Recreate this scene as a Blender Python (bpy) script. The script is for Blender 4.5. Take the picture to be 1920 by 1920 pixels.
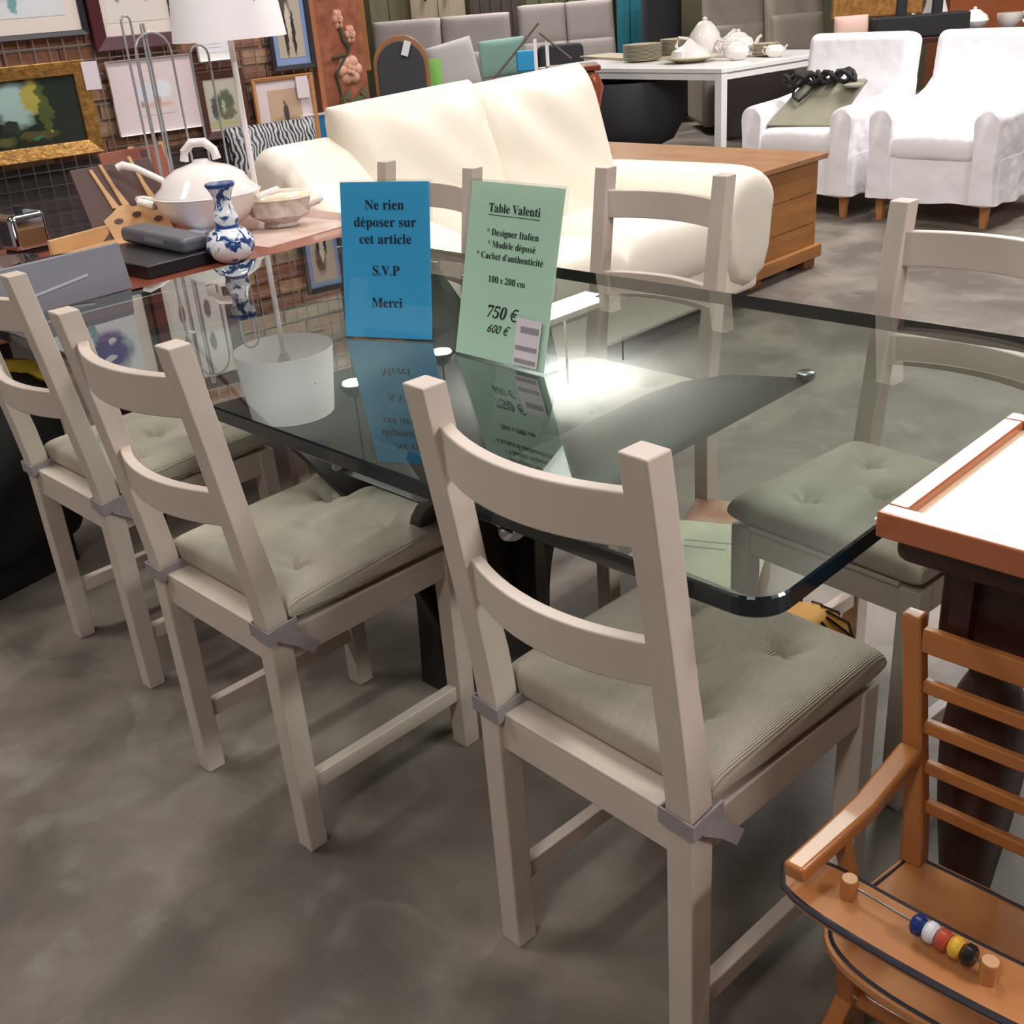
import bpy, bmesh, math, random
from mathutils import Vector, Matrix, Euler
random.seed(7)
for _o in list(bpy.data.objects): bpy.data.objects.remove(_o)
sc = bpy.context.scene
COL = sc.collection
PI = math.pi
# ------------------------------------------------------------------ camera
cam_d = bpy.data.cameras.new('camera'); cam = bpy.data.objects.new('camera', cam_d); COL.objects.link(cam)
cam_d.sensor_width = 36.0; cam_d.lens = 2046.777 / 1920 * 36.0
cam_d.clip_start = 0.05; cam_d.clip_end = 100
YAW = 0.807005
cam.matrix_world = Matrix.Translation((0.52064, -0.85284, 1.37715)) @ (
    Matrix.Rotation(YAW, 4, 'Z') @ Matrix.Rotation(1.12141, 4, 'X') @ Matrix.Rotation(-0.08084, 4, 'Z').to_4x4()
    if False else Matrix.Rotation(YAW, 4, 'Z') @ Matrix.Rotation(1.12141, 4, 'X') @ Matrix(((math.cos(-0.08084), -math.sin(-0.08084), 0, 0), (math.sin(-0.08084), math.cos(-0.08084), 0, 0), (0, 0, 1, 0), (0, 0, 0, 1))))
sc.camera = cam
# ------------------------------------------------------------------ view, world
sc.view_settings.view_transform = 'Standard'; sc.view_settings.look = 'None'
sc.view_settings.gamma = 1.0; sc.view_settings.use_curve_mapping = False
sc.view_settings.exposure = 0.0
wd = bpy.data.worlds.new('world'); sc.world = wd; wd.use_nodes = True
wd.node_tree.nodes['Background'].inputs[0].default_value = (0.9, 0.88, 0.9, 1)
wd.node_tree.nodes['Background'].inputs[1].default_value = 0.3
# ------------------------------------------------------------------ lamps of the hall (their fixtures are built further down)
LAMPS = []   # (x, y, z, sx, sy, power)
def area(x, y, z, sx, sy, power, col=(1, 0.97, 0.95)):
    ld = bpy.data.lights.new('tube_light', 'AREA'); ld.shape = 'RECTANGLE'; ld.size = sx; ld.size_y = sy
    ld.energy = power; ld.color = col
    lo = bpy.data.objects.new('tube_light', ld); COL.objects.link(lo); lo.location = (x, y, z - 0.05)
    LAMPS.append((x, y, z, sx, sy))
area(-7.66, 8.05, 3.5, 0.22, 1.0, 120)
area(-1.78, 5.95, 3.5, 1.2, 1.6, 165)
area(-5.0, 14.0, 3.5, 0.3, 2.4, 170)
area(2.9, 1.7, 3.5, 0.4, 2.4, 215, (1, 0.96, 0.99))
area(-1.1, 1.3, 3.5, 0.4, 1.2, 30)
area(-3.0, -1.4, 3.5, 0.4, 1.6, 58)
area(-5.2, 2.9, 3.5, 0.4, 1.2, 34)
area(0.6, -2.6, 3.5, 0.4, 2.0, 46)  # added fill from behind the camera, brightens the signs and chair backs
area(-2.6, 2.2, 3.5, 0.5, 1.0, 22)
for (x_, y_, w_) in ((-7.66, 8.05, 130), (-1.78, 5.95, 110), (2.9, 1.7, 40)):     # added fill above some fixtures, aimed up to brighten the mirrored ceiling
    ld = bpy.data.lights.new('ceiling_fill', 'AREA'); ld.shape = 'RECTANGLE'; ld.size = 0.3; ld.size_y = 1.0; ld.energy = w_
    lo = bpy.data.objects.new('ceiling_fill', ld); COL.objects.link(lo); lo.location = (x_, y_, 3.64); lo.rotation_euler = (PI, 0, 0)
# ------------------------------------------------------------------ helpers
def lin(c):
    if isinstance(c, str): c = tuple(int(c[i:i + 2], 16) / 255 for i in (0, 2, 4))
    return tuple((v / 12.92 if v <= 0.04045 else ((v + 0.055) / 1.055) ** 2.4) for v in c) + (1,)
MATS = {}
def mat(name, col, rough=0.5, metal=0.0, var=0.0, scale=6.0, bump=0.0, bscale=150.0, emit=0.0, col2=None, stretch=None, coat=0.0, weave=False, bdist=0.003):
    if name in MATS: return MATS[name]
    m = bpy.data.materials.new(name); m.use_nodes = True; nt = m.node_tree; N = nt.nodes; L = nt.links
    b = N['Principled BSDF']; c = lin(col)
    b.inputs['Base Color'].default_value = c; b.inputs['Roughness'].default_value = rough; b.inputs['Metallic'].default_value = metal
    b.inputs['Coat Weight'].default_value = coat
    tc = N.new('ShaderNodeTexCoord'); mp = N.new('ShaderNodeMapping'); L.new(tc.outputs['Object'], mp.inputs[0])
    if stretch: mp.inputs['Scale'].default_value = stretch
    if var > 0 or col2:
        n = N.new('ShaderNodeTexNoise'); n.inputs['Scale'].default_value = scale; n.inputs['Detail'].default_value = 5
        L.new(mp.outputs[0], n.inputs['Vector'])
        r = N.new('ShaderNodeValToRGB'); L.new(n.outputs[0], r.inputs[0])
        r.color_ramp.elements[0].position = 0.32; r.color_ramp.elements[1].position = 0.68
        d = lin(col2) if col2 else tuple(v * (1 - var) for v in c[:3]) + (1,)
        e = c if col2 else tuple(min(1, v * (1 + var * 0.6)) for v in c[:3]) + (1,)
        r.color_ramp.elements[0].color = d; r.color_ramp.elements[1].color = e
        L.new(r.outputs[0], b.inputs['Base Color'])
    if bump > 0:
        if weave:
            n2 = N.new('ShaderNodeTexWave'); n2.inputs['Distortion'].default_value = 1.0
        else: n2 = N.new('ShaderNodeTexNoise')
        n2.inputs['Scale'].default_value = bscale
        L.new(mp.outputs[0], n2.inputs['Vector'])
        bp = N.new('ShaderNodeBump'); bp.inputs['Strength'].default_value = bump; bp.inputs['Distance'].default_value = bdist
        L.new(n2.outputs[0 if not weave else 1], bp.inputs['Height']); L.new(bp.outputs[0], b.inputs['Normal'])
    if emit > 0:
        b.inputs['Emission Color'].default_value = c; b.inputs['Emission Strength'].default_value = emit
    MATS[name] = m; return m
def art(name, bg, blobs, wob=0.25, ns=5.0, rough=0.35):
    """flat picture printed on UV space: soft coloured blobs over a background"""
    m = bpy.data.materials.new(name); m.use_nodes = True; nt = m.node_tree; N = nt.nodes; L = nt.links
    b = N['Principled BSDF']; b.inputs['Roughness'].default_value = rough
    uv = N.new('ShaderNodeTexCoord'); nz = N.new('ShaderNodeTexNoise'); nz.inputs['Scale'].default_value = ns; nz.inputs['Detail'].default_value = 4
    L.new(uv.outputs['UV'], nz.inputs['Vector'])
    sub = N.new('ShaderNodeVectorMath'); sub.operation = 'MULTIPLY_ADD'
    sub.inputs[1].default_value = (wob, wob, 0); sub.inputs[2].default_value = (-wob / 2, -wob / 2, 0); L.new(nz.outputs['Color'], sub.inputs[0])
    ad = N.new('ShaderNodeVectorMath'); ad.operation = 'ADD'; L.new(uv.outputs['UV'], ad.inputs[0]); L.new(sub.outputs[0], ad.inputs[1])
    prev = None; bgc = lin(bg)
    for (cx, cy, rx, ry, c) in blobs:
        s = N.new('ShaderNodeVectorMath'); s.operation = 'SUBTRACT'; s.inputs[1].default_value = (cx, cy, 0); L.new(ad.outputs[0], s.inputs[0])
        dv = N.new('ShaderNodeVectorMath'); dv.operation = 'DIVIDE'; dv.inputs[1].default_value = (rx, ry, 1); L.new(s.outputs[0], dv.inputs[0])
        ln = N.new('ShaderNodeVectorMath'); ln.operation = 'LENGTH'; L.new(dv.outputs[0], ln.inputs[0])
        mr = N.new('ShaderNodeMapRange'); mr.inputs[1].default_value = 0.75; mr.inputs[2].default_value = 1.1; mr.inputs[3].default_value = 1; mr.inputs[4].default_value = 0
        L.new(ln.outputs['Value'], mr.inputs[0])
        mx = N.new('ShaderNodeMix'); mx.data_type = 'RGBA'; L.new(mr.outputs[0], mx.inputs[0])
        if prev is None: mx.inputs[6].default_value = bgc
        else: L.new(prev, mx.inputs[6])
        mx.inputs[7].default_value = lin(c); prev = mx.outputs[2]
    if prev is not None: L.new(prev, b.inputs['Base Color'])
    else: b.inputs['Base Color'].default_value = bgc
    return m
def tag(o, label=None, cat=None, group=None, kind=None):
    if label: o['label'] = label
    if cat: o['category'] = cat
    if group: o['group'] = group
    if kind: o['kind'] = kind
    return o
def empty(name, loc=(0, 0, 0), rz=0.0, label=None, cat=None, group=None, kind=None):
    o = bpy.data.objects.new(name, None); COL.objects.link(o); o.location = loc; o.rotation_euler = (0, 0, rz); o.empty_display_size = 0.05
    return tag(o, label, cat, group, kind)
def obj(name, bm, m, parent=None, bev=0.0, seg=2, smooth=True, loc=None, rot=None, subd=0, kind=None, label=None):
    me = bpy.data.meshes.new(name); bmesh.ops.recalc_face_normals(bm, faces=bm.faces[:]); bm.to_mesh(me); bm.free()
    o = bpy.data.objects.new(name, me); COL.objects.link(o)
    for x in (m if isinstance(m, (list, tuple)) else [m]): me.materials.append(x)
    if parent is not None: o.parent = parent
    if loc is not None: o.location = loc
    if rot is not None: o.rotation_euler = rot
    if smooth: me.polygons.foreach_set('use_smooth', [True] * len(me.polygons))
    if bev > 0:
        md = o.modifiers.new('bevel', 'BEVEL'); md.width = bev; md.segments = seg; md.limit_method = 'ANGLE'; md.angle_limit = 0.6; md.harden_normals = smooth
    if subd: 
        md = o.modifiers.new('subd', 'SUBSURF'); md.levels = subd; md.render_levels = subd
    if smooth and not subd and not bev:
        try: me.set_sharp_from_angle(angle=0.7)
        except Exception: pass
    if kind: o['kind'] = kind
    if label: o['label'] = label
    return o
def B(): return bmesh.new()
def box(bm, c, s, rot=None, mi=0):
    r = bmesh.ops.create_cube(bm, size=1.0); M = Matrix.Translation(c) @ (Euler(rot).to_matrix().to_4x4() if rot else Matrix()) @ Matrix.Diagonal((*s, 1))
    bmesh.ops.transform(bm, matrix=M, verts=r['verts'])
    if mi:
        for f in {f for v in r['verts'] for f in v.link_faces}: f.material_index = mi
    return bm
def bxx(x0, x1, y0, y1, z0, z1, bm=None):
    return box(bm or B(), ((x0 + x1) / 2, (y0 + y1) / 2, (z0 + z1) / 2), (x1 - x0, y1 - y0, z1 - z0))
def hexa(bm, P):
    """8 points: bottom 4 ring, top 4 ring"""
    v = [bm.verts.new(p) for p in P]
    for f in ((0, 3, 2, 1), (4, 5, 6, 7), (0, 1, 5, 4), (1, 2, 6, 5), (2, 3, 7, 6), (3, 0, 4, 7)): bm.faces.new([v[i] for i in f])
    return bm
def sweep_rect(bm, pts, sx, sy, ax=(1, 0, 0)):
    """rectangular bar along pts; width sx along ax, thickness sy across"""
    ax = Vector(ax).normalized(); rings = []
    for i, p in enumerate(pts):
        p = Vector(p); a = Vector(pts[max(0, i - 1)]); b = Vector(pts[min(len(pts) - 1, i + 1)]); t = (b - a).normalized(); n = t.cross(ax).normalized()
        w = sx[i] if isinstance(sx, (list, tuple)) else sx; h = sy[i] if isinstance(sy, (list, tuple)) else sy
        rings.append([bm.verts.new(p + ax * w * u / 2 + n * h * v / 2) for u, v in ((-1, -1), (1, -1), (1, 1), (-1, 1))])
    for a, b in zip(rings, rings[1:]):
        for k in range(4): bm.faces.new((a[k], a[(k + 1) % 4], b[(k + 1) % 4], b[k]))
    bm.faces.new(rings[0][::-1]); bm.faces.new(rings[-1]); return bm
def tube(bm, pts, r, n=8, closed=False):
    rings = []; up = Vector((0.31, 0.17, 0.93)); N = len(pts)
    for i, p in enumerate(pts):
        p = Vector(p); a = Vector(pts[(i - 1) % N if closed else max(0, i - 1)]); b = Vector(pts[(i + 1) % N if closed else min(N - 1, i + 1)])
        t = (b - a).normalized(); s = t.cross(up)
        if s.length < 0.05: s = t.cross(Vector((1, 0, 0)))
        s.normalize(); q = t.cross(s); rr = r[i] if isinstance(r, (list, tuple)) else r
        rings.append([bm.verts.new(p + (s * math.cos(2 * PI * k / n) + q * math.sin(2 * PI * k / n)) * rr) for k in range(n)])
    pr = list(zip(rings, rings[1:])) + ([(rings[-1], rings[0])] if closed else [])
    for a, b in pr:
        for k in range(n): bm.faces.new((a[k], a[(k + 1) % n], b[(k + 1) % n], b[k]))
    if not closed: bm.faces.new(rings[0][::-1]); bm.faces.new(rings[-1])
    return bm
def lathe(bm, prof, n=32, c=(0, 0, 0), sx=1.0, sy=1.0):
    rings = []
    for r, z in prof:
        rings.append([bm.verts.new((c[0] + max(r, 1e-4) * sx * math.cos(2 * PI * k / n), c[1] + max(r, 1e-4) * sy * math.sin(2 * PI * k / n), c[2] + z)) for k in range(n)])
    for a, b in zip(rings, rings[1:]):
        for k in range(n): bm.faces.new((a[k], a[(k + 1) % n], b[(k + 1) % n], b[k]))
    bm.faces.new(rings[0][::-1]); bm.faces.new(rings[-1]); return bm
def prism(bm, poly, z0, z1, M=None):
    a = [bm.verts.new((x, y, z0)) for x, y in poly]; b = [bm.verts.new((x, y, z1)) for x, y in poly]
    n = len(poly); bm.faces.new(a[::-1]); bm.faces.new(b)
    for k in range(n): bm.faces.new((a[k], a[(k + 1) % n], b[(k + 1) % n], b[k]))
    if M is not None: bmesh.ops.transform(bm, matrix=M, verts=a + b)
    return bm
def pillow(bm, w, d, t, p=6.0, q=2.6, n=26, dimples=(), wr=0.0, flat=0.0, taper=0.0, seed=0):
    """soft rectangular cushion centred on the origin; t total thickness; flat: share of flat lower side"""
    rnd = random.Random(seed); ph = [(rnd.uniform(3, 9), rnd.uniform(3, 9), rnd.uniform(0, 6)) for _ in range(4)]
    grid = {}
    def f(u): return max(0.0, 1 - abs(u) ** p) ** (1 / q)
    for side in (1, -1):
        for i in range(n + 1):
            for j in range(n + 1):
                u = math.sin((i / n - 0.5) * PI); v = math.sin((j / n - 0.5) * PI)
                edge = i in (0, n) or j in (0, n)
                if edge and side == -1: grid[(-1, i, j)] = grid[(1, i, j)]; continue
                h = f(u) * f(v) * t / 2 * (1 if side == 1 else 1 - flat)
                x = u * w / 2 * (1 + taper * v); y = v * d / 2
                z = h * side
                if side == 1:
                    for (dx, dy, dr, dd) in dimples:
                        r2 = (x - dx) ** 2 + (y - dy) ** 2; th = math.atan2(y - dy, x - dx)
                        z -= dd * 0.55 * math.exp(-r2 / dr ** 2) * (1 + 0.45 * math.cos(5 * th + dx * 40) * min(1, r2 / 6e-5)) + dd * 0.45 * math.exp(-r2 / (dr * 0.4) ** 2)
                if wr: z += wr * f(u) * f(v) * sum(math.sin(a * x / w * 2 + b * y / d * 2 + c) for a, b, c in ph) / 3
                grid[(side, i, j)] = bm.verts.new((x, y, z))
    for side in (1, -1):
        for i in range(n):
            for j in range(n):
                q4 = [grid[(side, i, j)], grid[(side, i + 1, j)], grid[(side, i + 1, j + 1)], grid[(side, i, j + 1)]]
                try: bm.faces.new(q4 if side == 1 else q4[::-1])
                except ValueError: pass
    return bm
def xf(bm, M):
    bmesh.ops.transform(bm, matrix=M, verts=bm.verts[:]); return bm
def T(*a): return Matrix.Translation(a)
def RX(a): return Matrix.Rotation(a, 4, 'X')
def RY(a): return Matrix.Rotation(a, 4, 'Y')
def RZ(a): return Matrix.Rotation(a, 4, 'Z')
def copy_tree(o, parent=None):
    c = o.copy(); COL.objects.link(c)
    if parent is not None: c.parent = parent
    for ch in list(o.children): copy_tree(ch, c)
    return c
def quad_uv(w, h, y=0.0, bm=None):
    """upright rectangle facing -y, uv mapped"""
    bm = bm or B(); uvl = bm.loops.layers.uv.verify()
    v = [bm.verts.new(p) for p in ((-w / 2, y, -h / 2), (w / 2, y, -h / 2), (w / 2, y, h / 2), (-w / 2, y, h / 2))]
    f = bm.faces.new(v)
    for l, c in zip(f.loops, ((0, 0), (1, 0), (1, 1), (0, 1))): l[uvl].uv = c
    return bm
# ------------------------------------------------------------------ materials
TAUPE = mat('taupe_paint', 'c4b5a8', 0.42, var=0.06, scale=9, bump=0.08, bscale=60)
CUSH = mat('cushion_cloth', 'b6aa9b', 0.9, var=0.05, scale=30, bump=0.5, bscale=130, weave=True)
CUSHB = mat('cushion_buttoned', '8b8477', 0.9)
TIE = mat('tie_cloth', '8d8484', 0.85, bump=0.3, bscale=300)
EDGE = mat('glass_edge', '0a1a20', 0.12)
BRONZE = mat('dark_lacquer', '2a2320', 0.35, var=0.25, scale=5)
WHITEL = mat('white_lacquer', 'eeecea', 0.3)
CREAM = mat('cream_leather', 'ece3d3', 0.42, var=0.03, scale=4, bump=0.15, bscale=25)
SLIP = mat('white_slipcover', 'f2eff2', 0.85, var=0.02, bump=0.9, bscale=7, bdist=0.02)
CHESTW = mat('pine_stained', 'a36c38', 0.42, var=0.22, scale=3, stretch=(1.2, 1.2, 9))
CHESTT = mat('pine_top', 'a87a56', 0.32, var=0.18, scale=3, stretch=(1, 8, 1))
CHESTD = mat('pine_dark', '7a4c26', 0.5)
LEGW = mat('beech_leg', 'b57a48', 0.5, var=0.1)
BEECH = mat('varnished_beech', 'b4703c', 0.3, var=0.14, scale=4, stretch=(1, 1, 1), coat=0.3)
BEECHS = mat('varnished_plywood', 'be7e4c', 0.34, var=0.2, scale=3, coat=0.2)
NAVY = mat('navy_edging', '25232e', 0.5)
MAHOG = mat('dark_mahogany', '3a1d18', 0.35, var=0.3, scale=4, stretch=(1, 1, 4))
REDW = mat('reddish_frame_wood', 'a65f3c', 0.28, var=0.12, coat=0.5)
PANELC = mat('pale_board', 'e2c9a8', 0.16, coat=0.6)
TABLEW = mat('cherry_table_wood', '8c4a35', 0.28, var=0.2, scale=3, stretch=(6, 1, 1), coat=0.4)
PORC = mat('white_porcelain', 'e9e1dc', 0.12)
PORCC = mat('cream_porcelain', 'ddd2b8', 0.15)
CHROME = mat('chrome', 'c8c8cc', 0.12, 1.0)
STEEL = mat('grey_steel', '9a9a9e', 0.3, 1.0)
BLACK = mat('black_cloth', '161618', 0.7)
BLACKG = mat('black_plastic', '1c1c20', 0.35)
GREYP = mat('grey_plastic', '75757e', 0.45)
DGREY = mat('dark_grey_plastic', '55555c', 0.4)
TAG = mat('paper_tag', 'dcd0d6', 0.7)
INK = mat('black_ink', '15181c', 0.6)
INKG = mat('grey_print', '8f8c94', 0.7)
GREYS = mat('grey_sofa_cloth', 'a89e9b', 0.85, var=0.05, bump=0.2, bscale=80)
TAUPS = mat('taupe_leather', '8f8479', 0.6, var=0.06, bump=0.2, bscale=20)
DGS = mat('charcoal_cloth', '34353a', 0.85)
def schlick(N, L, f0, k=1.0):
    lw = N.new('ShaderNodeLayerWeight'); lw.inputs['Blend'].default_value = 0.5
    p = N.new('ShaderNodeMath'); p.operation = 'POWER'; p.inputs[1].default_value = 3.6; L.new(lw.outputs['Facing'], p.inputs[0])
    m = N.new('ShaderNodeMath'); m.operation = 'MULTIPLY_ADD'; m.inputs[1].default_value = (1 - f0) * k; m.inputs[2].default_value = f0; L.new(p.outputs[0], m.inputs[0]); return m
def glass_mat():
    m = bpy.data.materials.new('green_tinted_glass'); m.use_nodes = True; nt = m.node_tree; N = nt.nodes; L = nt.links; N.clear()
    o = N.new('ShaderNodeOutputMaterial'); mx = N.new('ShaderNodeMixShader'); tr = N.new('ShaderNodeBsdfTransparent'); gl = N.new('ShaderNodeBsdfGlossy'); fr = schlick(N, L, 0.10)
    tr.inputs[0].default_value = (0.80, 0.885, 0.84, 1); gl.inputs['Roughness'].default_value = 0.0; gl.inputs['Color'].default_value = (0.95, 1, 0.97, 1)
    L.new(fr.outputs[0], mx.inputs[0]); L.new(tr.outputs[0], mx.inputs[1]); L.new(gl.outputs[0], mx.inputs[2]); L.new(mx.outputs[0], o.inputs[0])
    return m
GLASS = glass_mat()
def clear_mat(name, col, ior=1.4, rough=0.02):
    m = bpy.data.materials.new(name); m.use_nodes = True; nt = m.node_tree; N = nt.nodes; L = nt.links; N.clear()
    o = N.new('ShaderNodeOutputMaterial'); mx = N.new('ShaderNodeMixShader'); tr = N.new('ShaderNodeBsdfTransparent'); gl = N.new('ShaderNodeBsdfGlossy'); fr = schlick(N, L, ((ior - 1) / (ior + 1)) ** 2, min(1.0, (ior - 1) * 2))
    tr.inputs[0].default_value = (*col, 1); gl.inputs['Roughness'].default_value = rough
    L.new(fr.outputs[0], mx.inputs[0]); L.new(tr.outputs[0], mx.inputs[1]); L.new(gl.outputs[0], mx.inputs[2]); L.new(mx.outputs[0], o.inputs[0]); return m
UNDER = clear_mat('glass_underside', (0.97, 0.99, 0.98), 1.0)
ACRYL = clear_mat('clear_acrylic', (0.95, 0.97, 0.97), 1.35)
def floor_mat():
    m = bpy.data.materials.new('worn_concrete'); m.use_nodes = True; nt = m.node_tree; N = nt.nodes; L = nt.links; b = N['Principled BSDF']
    tc = N.new('ShaderNodeTexCoord')
    def noise(s, d, dist=0.0):
        n = N.new('ShaderNodeTexNoise'); n.inputs['Scale'].default_value = s; n.inputs['Detail'].default_value = d; n.inputs['Distortion'].default_value = dist
        L.new(tc.outputs['Object'], n.inputs['Vector']); return n
    n1 = noise(2.2, 9, 0.8); r1 = N.new('ShaderNodeValToRGB'); L.new(n1.outputs[0], r1.inputs[0])
    e = r1.color_ramp.elements; e[0].position = 0.36; e[0].color = lin('574e46'); e[1].position = 0.66; e[1].color = lin('877d72'); x = e.new(0.5); x.color = lin('6f665c')
    n2 = noise(7.5, 9, 0.8); r2 = N.new('ShaderNodeValToRGB'); L.new(n2.outputs[0], r2.inputs[0]); r2.color_ramp.elements[0].position = 0.56; r2.color_ramp.elements[1].position = 0.70
    mx = N.new('ShaderNodeMix'); mx.data_type = 'RGBA'; mx.blend_type = 'MIX'; L.new(r1.outputs[0], mx.inputs[6]); mx.inputs[7].default_value = lin('9c978e')
    ml = N.new('ShaderNodeMath'); ml.operation = 'MULTIPLY'; ml.inputs[1].default_value = 0.25; L.new(r2.outputs[0], ml.inputs[0]); L.new(ml.outputs[0], mx.inputs[0])
    n3 = noise(4.2, 9, 1.2); r3 = N.new('ShaderNodeValToRGB'); L.new(n3.outputs[0], r3.inputs[0]); r3.color_ramp.elements[0].position = 0.30; r3.color_ramp.elements[0].color = (1, 1, 1, 1); r3.color_ramp.elements[1].position = 0.44; r3.color_ramp.elements[1].color = (0, 0, 0, 1)
    m3 = N.new('ShaderNodeMath'); m3.operation = 'MULTIPLY'; m3.inputs[1].default_value = 0.45; L.new(r3.outputs[0], m3.inputs[0])
    mx2 = N.new('ShaderNodeMix'); mx2.data_type = 'RGBA'; L.new(m3.outputs[0], mx2.inputs[0]); L.new(mx.outputs[2], mx2.inputs[6]); mx2.inputs[7].default_value = lin('4a4540')
    L.new(mx2.outputs[2], b.inputs['Base Color'])
    rr = N.new('ShaderNodeMapRange'); rr.inputs[3].default_value = 0.42; rr.inputs[4].default_value = 0.62; L.new(n2.outputs[0], rr.inputs[0]); L.new(rr.outputs[0], b.inputs['Roughness'])
    n4 = noise(60, 4); bp = N.new('ShaderNodeBump'); bp.inputs['Strength'].default_value = 0.15; bp.inputs['Distance'].default_value = 0.004; L.new(n4.outputs[0], bp.inputs['Height']); L.new(bp.outputs[0], b.inputs['Normal'])
    return m
# ------------------------------------------------------------------ hall shell
X0, X1, Y0, Y1, ZC = -17.0, 8.0, -8.0, 17.0, 4.4
def struct(name, bm, m, parent=None, **k):
    o = obj(name, bm, m, parent, **k)
    if parent is None: o['kind'] = 'structure'
    return o
struct('floor', bxx(X0, X1, Y0, Y1, -0.1, 0), floor_mat(), smooth=False)
CEIL = mat('ceiling_grey', 'b0aca8', 0.9)
WALLG = mat('hall_wall_plaster', '9c958c', 0.9, var=0.08, scale=1)
struct('ceiling', bxx(X0, X1, Y0, Y1, ZC, ZC + 0.1), CEIL, smooth=False)
struct('wall_far', bxx(X0, X1, Y1, Y1 + 0.1, 0, ZC), WALLG, smooth=False)
struct('wall_near', bxx(X0, X1, Y0 - 0.1, Y0, 0, ZC), WALLG, smooth=False)
struct('wall_west', bxx(X0 - 0.1, X0, Y0, Y1, 0, ZC), WALLG, smooth=False)
struct('wall_east', bxx(X1, X1 + 0.1, Y0, Y1, 0, ZC), WALLG, smooth=False)
HOUS = mat('fixture_housing', 'd8d6d2', 0.5); DIFF = mat('lit_diffuser', 'fff8f2', 0.5, emit=8.0); DIFFL = mat('lit_diffuser_wide', 'fff8f2', 0.5, emit=1.8); BEAMW = mat('fixture_wood_trim', 'b89a84', 0.6)
for i, (x, y, z, sx, sy) in enumerate(LAMPS):
    lab = ['slim ceiling tube lamp mirrored in the glass table top', 'wide bright ceiling lamp above the white armchairs'][i] if i < 2 else 'unseen ceiling tube lamp over the hall, outside the picture'
    t = empty('ceiling_lamp', (x, y, z), 0, lab, 'lamp', None if i < 2 else 'ceiling tube lamps outside the picture')
    obj('housing', box(B(), (0, 0, 0.06), (sx + 0.08, sy + 0.08, 0.06)), HOUS, t)
    obj('diffuser', box(B(), (0, 0, 0.01), (sx, sy, 0.03)), DIFFL if i == 1 else DIFF, t)
    obj('hanging_rod', box(B(), (0, 0, 0.49), (0.02, 0.02, 0.80)), STEEL, t)
SPOTE = mat('lit_spot', 'fff6ee', 0.5, emit=14.0)
for (x, y, lab) in ((-7.68, 5.04, 'small round spotlight hanging nearest the picture wall'), (-7.66, 6.17, 'small round spotlight hanging before the tube lamp'), (-7.65, 9.05, 'small round spotlight hanging beyond the tube lamp')):
    t = empty('ceiling_spotlight', (x, y, 3.5), 0, lab, 'lamp')
    obj('bulb', lathe(B(), [(0.02, -0.02), (0.10, -0.015), (0.12, 0.03), (0.10, 0.05)], 20), SPOTE, t)
    obj('shade', lathe(B(), [(0.13, 0.0), (0.14, 0.02), (0.10, 0.10), (0.03, 0.14), (0.02, 0.15)], 20), BLACKG, t)
    obj('cable', box(B(), (0, 0, 0.52), (0.012, 0.012, 0.76)), BLACKG, t)
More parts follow.
